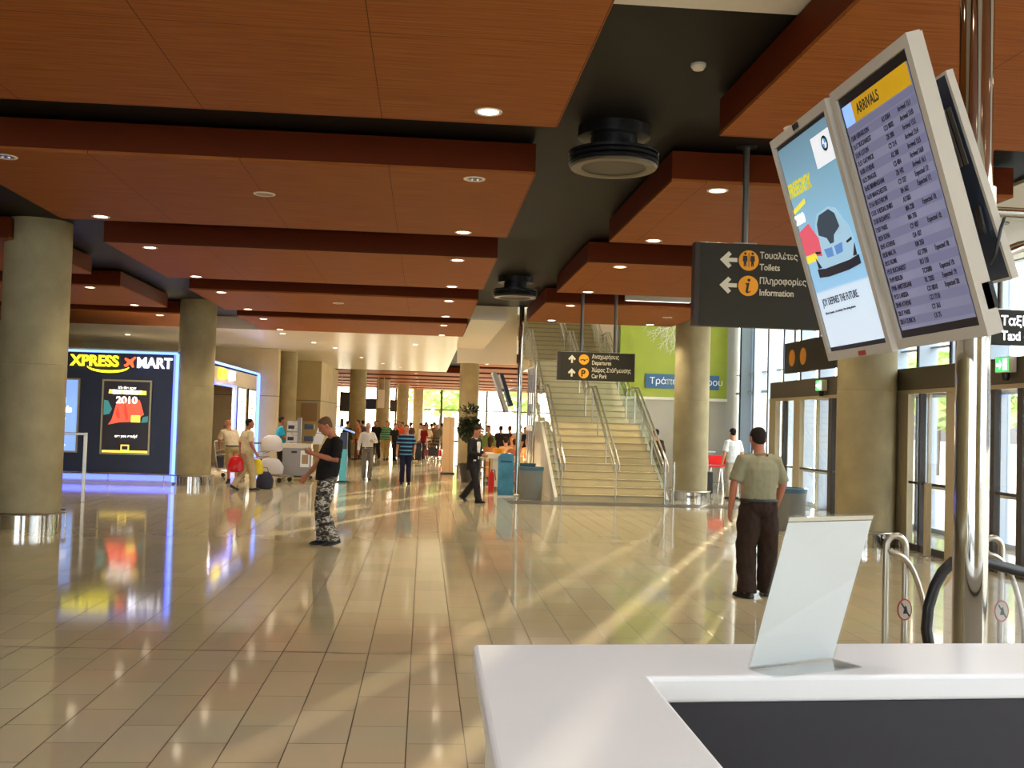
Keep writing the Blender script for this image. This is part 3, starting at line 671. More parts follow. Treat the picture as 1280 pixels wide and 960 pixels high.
o = hang_sign('dark hanging sign reading Toilets and Information with orange symbols', 2.64, 10.15, 2.75, 1.95, .82, (.46, 1.5), ZD)
yf = -.061
arrow(o, .28, .655, .165, 'left', yf); arrow(o, .28, .405, .165, 'left', yf)
disc(o, .485, .655, .1, yf); disc(o, .485, .405, .1, yf)
g = MB()
for sx in (-1, 1):
    c = .485+sx*.037
    g.plate(circ(.0125, 14, c, .722), (0, yf-.004, 0), X, Z, .003)
    g.plate([(c-.02, .70), (c+.02, .70), (c+.024, .645), (c+.013, .645), (c+.013, .595), (c+.003, .595), (c+.001, .63), (c-.003, .595), (c-.013, .595), (c-.013, .645), (c-.024, .645)], (0, yf-.004, 0), X, Z, .003)
g.plate(rect(.4825, .4875, .59, .73), (0, yf-.004, 0), X, Z, .003)
g.build('toilet_symbol', 'sign_edge', o)
g = MB(); g.plate(circ(.015, 16, .49, .462), (0, yf-.004, 0), X, Z, .003)
g.plate([(.455, .43), (.495, .435), (.482, .36), (.485, .345), (.505, .355), (.508, .347), (.48, .33), (.462, .338), (.458, .35), (.47, .415), (.455, .42)], (0, yf-.004, 0), X, Z, .003); g.build('information_symbol', 'sign_edge', o)
for t, z in (('Τουαλέτες', .68), ('Toilets', .565), ('Πληροφορίες', .43), ('Information', .315)):
    text(t, .09, 'sign_text', o, (.595, yf-.002, z), X, Z, bold=.0012, sx=.82)
o = hang_sign('dark hanging sign reading Departures and Car Park in front of the stairs', 2.6, 20.4, 2.61, 1.42, .55, (.42, 1.08), ZD)
arrow(o, .23, .415, .15, 'up', yf); arrow(o, .23, .15, .15, 'up', yf); disc(o, .465, .405, .1, yf); disc(o, .465, .14, .1, yf)
MB().plate([(.38, .395), (.43, .41), (.5, .405), (.545, .425), (.55, .41), (.5, .395), (.48, .37), (.455, .37), (.465, .392), (.4, .385)], (0, yf-.004, 0), X, Z, .003).build('aeroplane_symbol', 'sign_edge', o)
text('P', .17, 'sign_edge', o, (.41, yf-.006, .08), X, Z, bold=.006)
for t, z in (('Αναχωρήσεις', .43), ('Departures', .31), ('Χώρος Στάθμευσης', .17), ('Car Park', .05)):
    text(t, .115, 'sign_text', o, (.62, yf-.002, z), X, Z, bold=.001, sx=.72)
o = hang_sign('dark hanging Taxi sign partly hidden behind the arrivals display', 6.95, 13.0, 2.93, 1.9, .45, (.4, 1.5), ZD-.04)
text('Ταξί - ', .17, 'white_sign', o, (.38, yf-.002, .25), X, Z, bold=.003, sx=.9); text('Taxi - ', .17, 'white_sign', o, (.38, yf-.002, .06), X, Z, bold=.003, sx=.9)
# sign parallel with the entrances
o = thing('hanging_sign', 'dark side-on hanging sign with two orange symbols above the far glass entrance', 'sign', (7.45, 18.6, 2.92))
MB().box(-.05, .05, 0, 2.7, 0, .62).build('panel', 'sign', o, bevel=.006)
for yy in (1.62, 2.25): MB().plate(circ(.17, 28, -yy, .3), (-.052, 0, 0), -Y, Z, .004).build('symbol_disc', 'orange', o)
for yy in (.5, 2.2): MB().tube([(0, yy, .62), (0, yy, ZD-.04-2.92)], .03, 10).build('pole', 'steel', o, True)

# ================================================================ DISPLAYS ON THE CHROME POLE
T1 = .29
UW, UU = -Y, Vector((-math.sin(T1), 0, math.cos(T1))); UN = UW.cross(UU)
def dplate(poly, d, th): return MB().plate(poly, UN*d, UW, UU, th)
def display(label, c, name='display_screen'):
    o = thing(name, label, 'screen', c)
    W2, H2 = .335, .525
    f = MB()
    for r in (rect(-W2, -W2+.035, -H2, H2), rect(W2-.035, W2, -H2, H2), rect(-W2+.035, W2-.035, -H2, -H2+.04), rect(-W2+.035, W2-.035, H2-.04, H2)): f.plate(r, -UN*.045, UW, UU, .05)
    f.build('bezel', 'bezel', o)
    dplate(rect(-W2+.004, W2-.004, -H2+.004, H2-.004), -.055, .045).build('casing', 'bezel', o)
    dplate(rect(-W2+.034, W2-.034, -H2+.039, H2-.039), -.02, .013).build('black_border', 'bezel_black', o)
    return o
o = display('tall arrivals display with rows of flights under a yellow header, on the chrome pole', (1.717, 3.7, 2.588), 'arrivals_display')
dplate(rect(-.275, .275, -.455, .445), -.006, .004).build('screen', 'board', o)
b = MB()
for k in range(0, 24, 2): b.plate(rect(-.275, .275, .33-.0335*(k+1), .33-.0335*k), -UN*.0015, UW, UU, .001)
b.build('row_band', 'board_alt', o)
dplate(rect(-.275, .275, .335, .36), -.0015, .001).build('column_header', 'board_alt', o)
dplate(rect(-.19, .275, .365, .445), -.0015, .001).build('header_band', 'board_yellow', o)
dplate(rect(-.275, -.19, .365, .445), -.0015, .001).build('logo_box', 'poster_blue', o)
text('ARRIVALS', .055, 'board_text', o, -UW*.155+UU*.388, UW, UU, .001, sx=.8, name='title_lettering', bold=.0008)
cities = ['HERAKLION', 'BUCHAREST', 'LUTON', 'GATWICK', 'ATHENS', 'PRAGUE', 'BIRMINGHAM', 'MANCHESTER', 'HEATHROW', 'THESSALONIKI', 'BUDAPEST', 'PARIS', 'SOFIA', 'ATHENS', 'MALTA', 'ROME', 'BUCHAREST', 'BERLIN', 'AMSTERDAM', 'LARISSA', 'ATHENS', 'PARIS', 'ZURICH']
fl_ = ['A3 0364', 'CO 8002', 'ZB 208', 'CY 214', 'A2 388', 'CS 484', 'ZB 442', 'CY 327', 'BA 662', 'A3 003', 'MA 228', 'MA 750', 'CY 407', 'OA 427', 'KM 250', 'AZ 7704', 'RO 120', 'TCX880', 'KL 2203', 'CO 8010', 'CO 7210', 'CY 363', 'LX 75']
stt = ['Arrived 15:1', 'Arrived 15:0', 'Arrived 15:2', 'Arrived 15:4', 'Arrived 15:5', 'Arrived 16:0', 'Arrived 16:1', 'Expected 17:', 'Expected 17:', '', 'Expected 18:', '', 'Expected 18:', '', '', 'Expected 18:', '', 'Expected 19:', 'Expected 19:', 'Expected 20:', '', '', '']
for col, x in ((['%02d' % (15+k//4)+':'+'%02d ' % ((k*17) % 60)+c for k, c in enumerate(cities)], -.265), (fl_, .01)):
    text('\n'.join(col), .027, 'board_text', o, UW*x+UU*.306, UW, UU, .001, sx=.75, bold=.0004, line=.0335/.027, name='lettering')
for k, c in enumerate(stt):
    if c: text(c, .027, 'board_text', o, UW*.14+UU*(.306-.0335*k), UW, UU, .001, sx=.72, bold=.0004, name='status_lettering')
MB().plate(rect(-.02, .02, -.44, -.35), UW*.335-UN*.04, UN, UU, .006).build('hinge', 'black', o)

o = display('tall advertising display with a pale blue car picture, on the chrome pole', (1.71, 4.405, 2.58), 'advertising_display')
def adm():
    m = mat('ad_picture', C(150, 195, 225), .3, emis=1.0); t = m.node_tree; b = t.nodes['Principled BSDF']
    c = t.nodes.new('ShaderNodeTexCoord'); s = t.nodes.new('ShaderNodeSeparateXYZ'); r = t.nodes.new('ShaderNodeValToRGB'); q = t.nodes.new('ShaderNodeMapRange')
    q.inputs['From Min'].default_value = -.45; q.inputs['From Max'].default_value = .45
    t.links.new(c.outputs['Object'], s.inputs[0]); t.links.new(s.outputs['Z'], q.inputs[0]); t.links.new(q.outputs[0], r.inputs[0])
    e = r.color_ramp.elements; e[0].position = 0; e[0].color = C(206, 222, 238); e[1].position = 1; e[1].color = C(100, 136, 156)
    for p, cc in ((.27, C(200, 220, 238)), (.285, C(140, 190, 226)), (.6, C(128, 178, 206))):
        k = e.new(p); k.color = cc
    t.links.new(r.outputs[0], b.inputs['Emission Color']); t.links.new(r.outputs[0], b.inputs['Base Color']); b.inputs['Emission Strength'].default_value = .5
    return m
dplate(rect(-.285, .285, -.465, .465), -.006, .004).build('screen', adm(), o)
E_ = lambda nm, c, s=.6: mat(nm, c, .4, emis=s*.7)
def ad(nm, m, polys, d):
    b = MB()
    for p in polys: b.plate(p, -UN*.002+UN*d, UW, UU, .0004)
    b.build(nm, m, o)
CX, CZ = .035, -.012
car = [(-.215, -.16), (-.20, -.05), (-.19, .0), (-.155, .05), (-.13, .15), (-.08, .22), (.05, .235), (.12, .2), (.17, .1), (.205, .04), (.215, -.03), (.215, -.16), (.1, -.2), (-.12, -.2)]
car = [(x, y*.6) for x, y in car]
ad('car_body', E_('ad_car_body', C(160, 200, 225)), [[(CX+x, CZ+y) for x, y in car]], .001)
ad('car_windscreen', E_('ad_car_glass', C(52, 72, 88), .4), [[(CX+x, CZ+y*.6) for x, y in [(-.115, .07), (-.105, .15), (-.06, .205), (.05, .215), (.1, .17), (.115, .07), (.04, .03), (.02, -.02), (-.02, -.02), (-.04, .03)]]], .0018)
ad('car_grille', E_('ad_car_grille', C(90, 140, 205)), [[(CX-.1, CZ-0.024), (CX-.012, CZ-0.027), (CX-.015, CZ-0.066), (CX-.085, CZ-0.063)], [(CX+.012, CZ-0.027), (CX+.1, CZ-0.024), (CX+.085, CZ-0.063), (CX+.015, CZ-0.066)]], .0018)
ad('car_bumper', E_('ad_car_bumper', C(22, 28, 36), .2), [[(CX-.225, CZ-0.096), (CX-.14, CZ-0.105), (CX+.13, CZ-0.105), (CX+.225, CZ-0.096), (CX+.225, CZ-0.135), (CX+.1, CZ-0.144), (CX-.12, CZ-0.144), (CX-.225, CZ-0.135)], [(CX-.215, CZ-0.042), (CX-.17, CZ-0.096), (CX-.21, CZ-0.096)], [(CX+.215, CZ-0.042), (CX+.17, CZ-0.096), (CX+.21, CZ-0.096)],
     [(CX-.2, CZ-0.018), (CX-.14, CZ-0.027), (CX-.145, CZ-0.036), (CX-.2, CZ-0.030)], [(CX+.2, CZ-0.018), (CX+.14, CZ-0.027), (CX+.145, CZ-0.036), (CX+.2, CZ-0.030)]], .002)
ad('logo_card', E_('ad_white', C(225, 228, 235), .75), [rect(.09, .285, .29, .42)], .001)
ad('roundel_ring', E_('ad_black', C(16, 18, 24), .2), [circ(.032, 28, .22, .37)], .0018)
ad('roundel_white', E_('ad_white', C(235, 235, 240), .75), [[(.22, .37)]+[(.22+.021*math.cos(a), .37+.021*math.sin(a)) for a in [s+PI/2*k/6 for k in range(7)]] for s in (PI/2, -PI/2)], .0026)
ad('roundel_blue', E_('ad_blue', C(70, 150, 220), .7), [[(.22, .37)]+[(.22+.021*math.cos(a), .37+.021*math.sin(a)) for a in [s+PI/2*k/6 for k in range(7)]] for s in (0, PI)], .0026)
ad('red_reflection', E_('ad_red', C(225, 90, 110), .6), [[(-.285, .08), (-.16, .1), (-.09, .02), (-.1, -.06), (-.285, -.03)]], .0012)
ad('yellow_reflection', E_('ad_yellow', C(240, 220, 60), .7), [rect(-.285, -.16, -.07, -.035)], .0015); ad('yellow_reflection', E_('ad_yellow', C(240, 220, 60), .7), [[(-.285, .165), (-.13, .19), (-.13, .21), (-.285, .185)]], .0015)
text('FREEGRFX', .085, E_('ad_yellow_script', C(215, 205, 40), .6), o, -UW*.285+UU*.24, UW, UU, .001, bold=.003, sx=.68, shear=.25, name='script_lettering')
text('2010', .06, 'poster_white', o, -UW*.29+UU*.115, UW, UU, .001, bold=.002, sx=.9, name='lettering')
text('JOY DEFINES THE FUTURE.', .046, 'board_text', o, -UW*.235-UU*.275, UW, UU, .001, bold=.0004, sx=.72, name='lettering')
text('Efficient Dynamics. Less emissions. More driving pleasure.', .016, 'board_text', o, -UW*.235-UU*.315, UW, UU, .001, sx=.9, name='small_lettering')
MB().plate(rect(-.03, .03, .495, .52), UN*.006, UW, UU, .004).build('sensor', 'black', o)
MB().plate(rect(.02, .09, -.52, -.5), UN*.006, UW, UU, .003).build('red_sticker', 'red_label', o)

o = thing('rear_display', 'dark blue back of a display with silver vents, behind the arrivals display', 'screen', (1.89, 3.82, 2.655))
T1 = .337; UU = Vector((-math.sin(T1), 0, math.cos(T1))); UN = UW.cross(UU)
dplate(rect(-.315, .315, -.37, .37), -.025, .02).build('back_panel', 'back_navy', o)
f = MB()
for r in (rect(.315, .33, -.38, .38), rect(-.33, -.315, -.38, .38), rect(-.315, .315, .37, .38), rect(-.315, .315, -.38, -.37)): f.plate(r, -UN*.028, UW, UU, .026)
f.build('frame', 'bezel', o)
v = MB()
for k in range(2): v.plate(rect(.235+.038*k, .258+.038*k, .05, .26), UN*.001, UW, UU, .004)
v.build('vent', 'steel', o)
MB().plate([(.25, -.2), (.275, -.2), (.285, -.1), (.26, -.1)], UN*.002, UW, UU, .012).build('bracket_plate', 'chrome', o)
MB().tube([UW*.25-UU*.31+UN*.01, UW*.33-UU*.28+UN*.03, UW*.36-UU*.2, UW*.35-UU*.17-UN*.03], .006, 6).build('cable', 'black', o, True)

def pole(x, y, r, top, label):
    o = thing('chrome_pole', label, 'pole', (x, y, 0))
    MB().lathe([(r, 0), (r, top)], n=40).build('tube', 'chrome', o, True)
    MB().lathe([(r*1.9, 0), (r*1.9, .015), (r*1.25, .03), (r*1.0, .05)], n=40).build('floor_flange', 'steel', o, True)
    MB().lathe([(r*1.5, top-.02), (r*1.5, top)], n=32).build('ceiling_flange', 'black', o, True)
    return o
p = pole(2.195, 4.08, .066, ZD-.02, 'polished chrome pole from floor to ceiling carrying the arrivals display')
MB().tube([(-.1, 0, 2.62), (-.4, -.15, 2.6)], .02, 8).tube([(-.05, .05, 2.52), (-.36, .3, 2.55)], .02, 8).build('display_arm', 'steel', p, True)
MB().tube([(.05, 0, 2.66), (.35, .05, 2.67), (.8, .1, 2.70)], .022, 12).build('display_arm', 'chrome', p, True)
MB().tube([(.05, 0, 2.46), (.22, .05, 2.53), (.8, .1, 2.66)], .024, 12).build('display_arm', 'chrome', p, True)
MB().lathe([(.08, 2.4), (.08, 2.75)], n=32, caps=False).build('arm_collar', 'steel', p, True)
p = pole(2.26, 25.2, .06, ZD, 'slim polished steel pole at the left foot of the stairs')
MB().tube([(0, 0, 2.6), (-.45, -.3, 2.5), (-.55, -.62, 2.45)], .03, 8).build('display_arm', 'steel', p, True)
for (dx, dy, dz, H, l) in ((1.70, 24.5, 2.43, .98, 'distant tilted display seen edge-on by the slim pole, longer one'), (1.86, 24.9, 2.5, .8, 'distant tilted display seen edge-on by the slim pole, darker one behind')):
    o = thing('display_screen', l, 'screen', (dx, dy, dz))
    dplate(rect(-.33, .33, -H/2, H/2), -.08, .08).build('casing', 'bezel' if H > .9 else 'back_navy', o); dplate(rect(-.29, .29, -H/2+.04, H/2-.04), .001, .004).build('screen', 'bezel_black', o)

# ================================================================ COUNTER AND SIGN HOLDER
o = thing('reception_counter', 'white L-shaped reception counter with a dark inner panel in the foreground', 'counter', (.165, 3.11, 0))
sl_ = .068
P2 = [(0, 0), (3.4, 3.4*sl_), (3.4, 3.4*sl_-.405), (.44, -.405+.44*sl_*.8), (.425, -2.3), (-.02, -2.3)]
MB().plate(P2, (0, 0, 1.03), X, Y, .07).build('worktop', 'counter', o, bevel=.012, seg=3)
MB().plate([(.40, -.36), (3.35, -.36+2.95*sl_), (3.35, -.38+2.95*sl_), (.40, -.38)], (0, 0, .1), X, Y, .93).build('inner_panel', 'counter_navy', o)
MB().plate([(.395, -2.2), (.415, -2.2), (.415, -.38), (.395, -.38)], (0, 0, .1), X, Y, .93).build('inner_panel', 'counter_navy', o)
MB().plate([(.04, -.05), (3.35, -.05+3.3*sl_), (3.35, -.08+3.3*sl_), (.07, -.08), (.055, -2.2), (.025, -2.2)], (0, 0, .1), X, Y, .93).build('outer_panel', 'counter', o)
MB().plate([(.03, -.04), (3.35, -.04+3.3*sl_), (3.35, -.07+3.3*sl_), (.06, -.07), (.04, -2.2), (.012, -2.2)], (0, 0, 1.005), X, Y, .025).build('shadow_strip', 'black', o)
MB().plate([(.06, -.09), (3.3, -.09+3.2*sl_), (3.3, -.34+3.2*sl_), (.39, -.34), (.39, -2.15), (.08, -2.15)], (0, 0, 0), X, Y, .1).build('plinth', 'black', o)
HT = .322; th = .421
bx = Vector((math.cos(th), math.sin(th), 0)); nx = Vector((math.sin(th), -math.cos(th), 0)); ux_ = math.cos(HT)*Z+math.sin(HT)*nx
o = thing('sign_holder', 'slanted clear acrylic sign holder with a blank white sheet on the counter', 'sign holder', (.895, 2.822, 1.1))
wv = bx.cross(ux_)
MB().plate(rect(.0, .314, .008, .452), -wv*.004, bx, ux_, .0025).build('acrylic_front', 'acrylic', o)
MB().plate(rect(.0, .314, .008, .452), wv*.004, bx, ux_, .0025).build('acrylic_back', 'acrylic', o)
MB().plate(rect(.004, .310, .01, .432), wv*.0008, bx, ux_, .0012).build('paper_sheet', 'paper', o)
MB().plate(rect(0, .314, 0, .11), (0, 0, .002), bx, nx, -.003).build('base_plate', 'acrylic', o)
MB().plate([(.004, .436), (.31, .436), (.31, .446), (.004, .446)], -wv*.0005, bx, ux_, .0035).build('top_edge', 'white_gloss', o)

# ================================================================ HOOPS AND MOVING HANDRAIL
def hoop(x, y, rz, label):
    o = thing('hoop_barrier', label, 'barrier', (x, y, 0), rz)
    a = [(-.078, 0, 0)]+[(-.078, 0, .3), (-.078, 0, .6)]+[(.078*math.cos(PI-PI*k/10), 0, .87+.078*math.sin(PI*k/10)) for k in range(11)]+[(.078, 0, .5), (.078, 0, 0)]
    MB().tube(a, .026, 12).build('hoop', 'steel', o, True)
    b = [(-.06, -.02, .84)]+[(-.04+.30*math.sin(k*PI/20), -.03, .02+.8*math.cos(k*PI/20)) for k in range(11)]
    MB().tube(b, .022, 12).build('curved_bar', 'steel', o, True)
    MB().plate(circ(.06, 28, .06, .38, .085), (0, -.035, 0), X, Z, .006).build('sticker_ring', 'red_label', o)
    MB().plate(circ(.05, 28, .06, .38, .073), (0, -.0415, 0), X, Z, .003).build('sticker_face', 'label_face', o)
    s = MB(); s.plate([(.025, .43), (.033, .435), (.1, .335), (.09, .33)], (0, -.045, 0), X, Z, .003); s.plate([(.045, .35), (.085, .35), (.07, .41), (.06, .41)], (0, -.045, 0), X, Z, .002)
    s.build('sticker_symbol', 'sign_edge', o)
    MB().box(-.18, .18, -.06, .06, 0, .012).build('base_plate', 'steel', o)
hoop(3.722, 8.05, 0, 'steel hoop barrier with a round red-edged sticker left of the moving handrail')
hoop(4.51, 8.05, 0, 'steel hoop barrier with a round red-edged sticker right of the chrome pole')
o = thing('moving_handrail', 'black rubber handrail loop on a glass balustrade between the hoop barriers', 'handrail', (3.83, 7.75, 0))
a = [(.12, 0, .0), (.03, 0, .12), (0, 0, .28), (.015, 0, .45), (.06, 0, .6), (.12, 0, .71), (.2, 0, .79), (.3, .01, .815), (.42, .02, .80), (.62, .05, .755), (.9, .1, .69), (1.6, .2, .55), (2.6, .35, .34)]
MB().tube(a, .042, 14).build('rubber_rail', 'rubber', o, True)
MB().plate([(.1, .0), (.05, .25), (.12, .55), (.28, .7), (.62, .66), (2.6, .3), (2.6, 0)], (0, .03, 0), Vector((1, .13, 0)), Z, -.012).build('glass_panel', 'glass', o)
MB().plate(rect(.05, 2.6, .0, .1), (0, .06, 0), Vector((1, .13, 0)), Z, .08).build('skirt', 'steel', o)

# ================================================================ BINS, TOTEM, KIOSK, PLANT, PILLAR
def bin_(x, y, r, h, label, sq=False):
    o = thing('litter_bin', label, 'bin', (x, y, 0))
    MB().lathe([(r*.86, 0), (r*.9, .02), (r, h-.06), (r*.94, h-.06), (r*.8, .05), (.0001, .05)], n=32, caps=False).build('body', 'bin_grey', o, True)
    MB().lathe([(r*1.03, h-.08), (r*1.05, h), (r*.8, h+.005), (r*.78, h-.05)], n=32, caps=False, closed=True).build('rim', 'bin_blue', o, True)
    MB().lathe([(.0001, h-.045), (r*.8, h-.045), (r*.8, h-.05), (.0001, h-.05)], n=32).build('opening', 'black', o)
bin_(2.5, 24.3, .28, .74, 'round grey litter bin with a blue rim at the left foot of the stairs')
bin_(6.45, 18.2, .30, .74, 'round grey litter bin with a blue rim before the far glass entrance')
o = thing('display_totem', 'blue sky-patterned advertising totem board standing by the slim pole', 'advertising board', (1.97, 25.0, 0))
def totm():
    m = mat('totem_print', C(70, 150, 190), .4, var=.35, vscale=3); return m
MB().plate([(-.19, .03), (.19, .03), (.19, .9), (.16, 1.0), (.0, 1.03), (-.12, 1.0), (-.19, .93)], (0, .03, 0), X, Z, .06).build('board', totm(), o)
MB().plate([(-.14, .8), (.15, .8), (.13, .84), (-.12, .85)], (0, -.031, 0), X, Z, .003).build('print_band', 'blue_plate', o)
MB().box(-.2, .2, -.12, .12, 0, .03).build('base', 'steel', o)
o = thing('serving_counter', 'small white cafe counter with bright metal legs beside the blue totem', 'counter', (1.78, 27.2, 0))
MB().box(-.35, .5, -.3, .6, .82, .95).build('top', 'white', o, bevel=.01); MB().box(.0, .45, -.25, .55, .1, .82).build('cabinet', 'white', o)
for x in (-.32, -.2, -.08): MB().tube([(x, -.26, 0), (x, -.26, .82)], .018, 8).build('leg', 'chrome', o, True)
MB().tube([(-.32, -.26, .3), (-.08, -.26, .3)], .012, 8).build('stretcher', 'chrome', o, True)
o = thing('fire_extinguisher', 'red fire extinguisher standing between the cafe counter and the totem', 'fire extinguisher', (1.72, 26.35, 0))
MB().lathe([(.07, 0), (.075, .02), (.075, .42), (.05, .5), (.02, .52), (.02, .56)], n=20).build('cylinder', 'red_plastic', o, True)
MB().tube([(0, 0, .56), (.08, -.02, .55), (.1, -.03, .3)], .012, 8).build('hose', 'black', o, True)
o = thing('cafe_tub', 'dark green tub between the slim pole and the grey litter bin', 'tub', (2.55, 26.3, 0))
MB().lathe([(.2, 0), (.26, .72), (.24, .72), (.18, .04), (.0001, .04)], n=24, caps=False).build('body', mat('dark_green_tub', C(50, 66, 46), .5), o, True)
MB().lathe([(.27, .70), (.275, .74), (.24, .74), (.24, .70)], n=24, caps=False, closed=True).build('rim', 'bin_blue', o, True)
o = thing('cafe_table', 'cafe table with a white cloth and orange tray among the seated people', 'table', (2.75, 29.6, 0))
MB().box(-.7, .5, -.4, .4, .70, .76).build('tabletop', 'white', o, bevel=.01)
for x in (-.6, .4):
    for y in (-.32, .32): MB().tube([(x, y, 0), (x, y, .7)], .02, 8).build('leg', 'steel', o, True)
ot = thing('serving_tray', 'orange serving tray on the cafe table', 'tray', (2.75, 29.35, .762))
MB().loft([[(x*s, y*s, z) for x, y in rect(-.25, .25, -.14, .14)] for s, z in ((.9, 0), (1, .05), (.96, .05), (.87, .012))], True).build('dish', mat('orange_plastic', C(225, 95, 45), .4), ot)
ot2 = thing('serving_bowl', 'orange plastic tub of cafe goods on the white serving counter', 'tub', (1.95, 27.1, .952))
MB().lathe([(.12, 0), (.17, .12), (.16, .12), (.11, .01), (.0001, .01)], n=20, caps=False).build('bowl', 'orange', ot2, True)
o = thing('potted_tree', 'dark leafy potted tree behind the walking man in the suit', 'plant', (1.32, 30.5, 0))
MB().lathe([(.2, 0), (.27, .5), (.29, .5), (.29, .55), (.24, .55), (.23, .48), (.0001, .48)], n=24, caps=False).build('pot', 'pot', o, True)
tr = MB(); tr.tube([(0, 0, .45), (.03, 0, .9), (-.02, .02, 1.4)], [.03, .025, .02], 8)
for k in range(9):
    a = k*2.4; tr.tube([(-.02+.0, .02, 1.1+.05*k), (.18*math.cos(a), .18*math.sin(a), 1.4+.06*k), (.34*math.cos(a), .34*math.sin(a), 1.5+.08*k)], [.012, .009, .005], 6)
tr.build('stem', 'bark', o, True)
lf = MB()
for k in range(1500):
    d = Vector((random.gauss(0, 1), random.gauss(0, 1), random.gauss(0, 1))).normalized()*random.uniform(.35, 1)
    c = Vector((d.x*.44, d.y*.44, 1.72+d.z*.52)); dr = (d+Vector((random.uniform(-.6, .6), random.uniform(-.6, .6), -.4))).normalized(); u, v = perp(dr); L = random.uniform(.08, .14)
    lf.add([c, c+dr*L*.5+u*L*.3, c+dr*L, c+dr*L*.5-u*L*.3], [(0, 1, 2, 3)])
lf.build('leaves', 'leaf', o)
o = thing('board_pillar', 'tall pale wooden display pillar standing before the far hall', 'display pillar', (.82, 35, 0))
MB().box(-.19, .19, -.19, .19, .04, 1.88).build('body', 'wood_pale', o, bevel=.01); MB().box(-.23, .23, -.23, .23, 0, .04).build('base', 'black', o); MB().box(.05, .06, -.195, -.19, .05, 1.87).build('seam', 'cardboard', o)

# stools and high table by the side wall
first = None
for i, (x, y, t) in enumerate(((7.55, 28.6, 'red bar stool nearest the round column by the stair-side wall'), (7.95, 28.2, 'second red bar stool from the round column by the stair-side wall'), (8.35, 28.5, 'third red bar stool from the round column, nearest the facade'))):
    if first is None:
        o = thing('bar_stool', t, 'bar stool', (x, y, 0), .3, 'red bar stools'); first = o
        MB().box(-.2, .2, -.19, .19, .70, .74).build('seat', 'red_plastic', o, bevel=.015)
        MB().box(-.2, .2, .17, .21, .76, 1.02).build('backrest', 'red_plastic', o, bevel=.015)
        for sx in (-1, 1):
            for sy in (-1, 1): MB().tube([(sx*.14, sy*.13, .7), (sx*.19, sy*.18, 0)], .013, 8).build('leg', 'chrome', o, True)
            MB().tube([(sx*.15, .17, .72), (sx*.15, .19, .78)], .012, 8).build('back_support', 'chrome', o, True)
        MB().tube([(-.17, -.16, .28), (.17, -.16, .28), (.17, .16, .28), (-.17, .16, .28)], .01, 8, True).build('footrest', 'chrome', o, True)
    else: copy_tree(first, (x, y, 0), .3-.5*i, t)
o = thing('high_table', 'small high table with a steel stem behind the red bar stools', 'table', (7.9, 29.4, 0))
MB().lathe([(.35, 1.07), (.35, 1.1)], n=32).build('tabletop', 'mullion', o); MB().lathe([(.03, .02), (.03, 1.07)], n=16).build('stem', 'chrome', o, True); MB().lathe([(.24, 0), (.22, .025)], n=32).build('base', 'steel', o, True)
o = thing('suitcase', 'dark suitcase on the floor beside the round column at the stairs', 'suitcase', (7.35, 27.1, 0))
MB().box(-.2, .2, -.13, .13, .05, .62).build('body', 'black', o, bevel=.03); MB().tube([(-.1, .1, .6), (-.1, .1, .95), (.1, .1, .95), (.1, .1, .6)], .012, 8).build('handle', 'steel', o, True)
for x in (-.14, .14): MB().lathe([(.03, -.02), (.03, .02)], (x, 0, 0.03), 12).build('wheel', 'rubber', o)

# newspaper stand
o = thing('newspaper_stand', 'grey wheeled newspaper stand with slanted racks of papers by the trolleys', 'newspaper stand', (-3.4, 29.7, 0))
MB().box(-.44, .34, -.25, .25, .12, .88).build('cabinet', 'grey_box', o, bevel=.01)
MB().box(-.48, .38, -.28, .28, .08, .12).build('base', 'black', o)
MB().box(-.08, .02, -.05, .05, .88, 1.72).build('rack_post', 'grey_box', o)
MB().box(-.45, .33, -.2, .2, .88, 1.0).build('rack_shelf', 'trim', o)
for x in (-.42, .32):
    for y in (-.22, .22): MB().lathe([(.035, -.015), (.035, .015)], (x, y, .04), 12).build('caster', 'rubber', o)
MB().plate(rect(.05, .3, .36, .82), (0, -.255, 0), X, Z, .004).build('notice', 'paper', o)
MB().plate(rect(.09, .26, .45, .7), (0, -.26, 0), X, Z, .002).build('notice_print', 'grille', o)
MB().plate(rect(-.2, -.05, .74, .8), (0, -.255, 0), X, Z, .004).build('slot', 'black', o)
for k, (x, z, side) in enumerate(((-.4, 1.05, 0), (-.4, 1.38, 0), (.04, 1.05, 1), (.04, 1.38, 1))):
    if side == 0:
        MB().plate(rect(x, x+.32, z, z+.28), (0, -.1, 0), X, Vector((0, .25, 1)).normalized(), .03).build('newspaper', mat('newsprint', C(205, 205, 212), .7, var=.25, vscale=14), o)
        MB().plate(rect(x+.03, x+.2, z+.06, z+.16), (0, -.131, 0), X, Vector((0, .25, 1)).normalized(), .003).build('newspaper_photo', 'back_navy', o)
    else:
        MB().plate(rect(0, .3, z, z+.3), (.06, -.12, 0), Vector((.7, .7, 0)).normalized(), Vector((.3, -.1, 1)).normalized(), .03).build('newspaper', 'newsprint_' if 'newsprint_' in M else M['paper'], o)
        MB().box(.1, .36, .0, .1, z+.02, z+.16).build('leaflet_tray', 'back_navy', o)
# info lectern behind the man in camouflage trousers
o = thing('leaflet_lectern', 'navy leaflet lectern with a tilted blue and white top, behind the man in camouflage trousers', 'lectern', (-2.15, 29.0, 0))
MB().box(-.1, .1, -.14, .14, .03, 1.35).build('body', 'navy', o, bevel=.01); MB().box(-.2, .2, -.2, .2, 0, .03).build('base', 'black', o)
MB().plate(rect(-.26, .26, -.22, .22), (.03, 0, 1.42), Vector((1, 0, -.35)).normalized(), Y, .03).build('top', 'poster_blue', o)
MB().box(-.12, -.02, -.05, .05, 1.5, 1.72).build('lamp_head', 'black', o); MB().box(-.1, .1, -.145, -.14, .05, .9).build('front_plate', 'poster_teal', o)

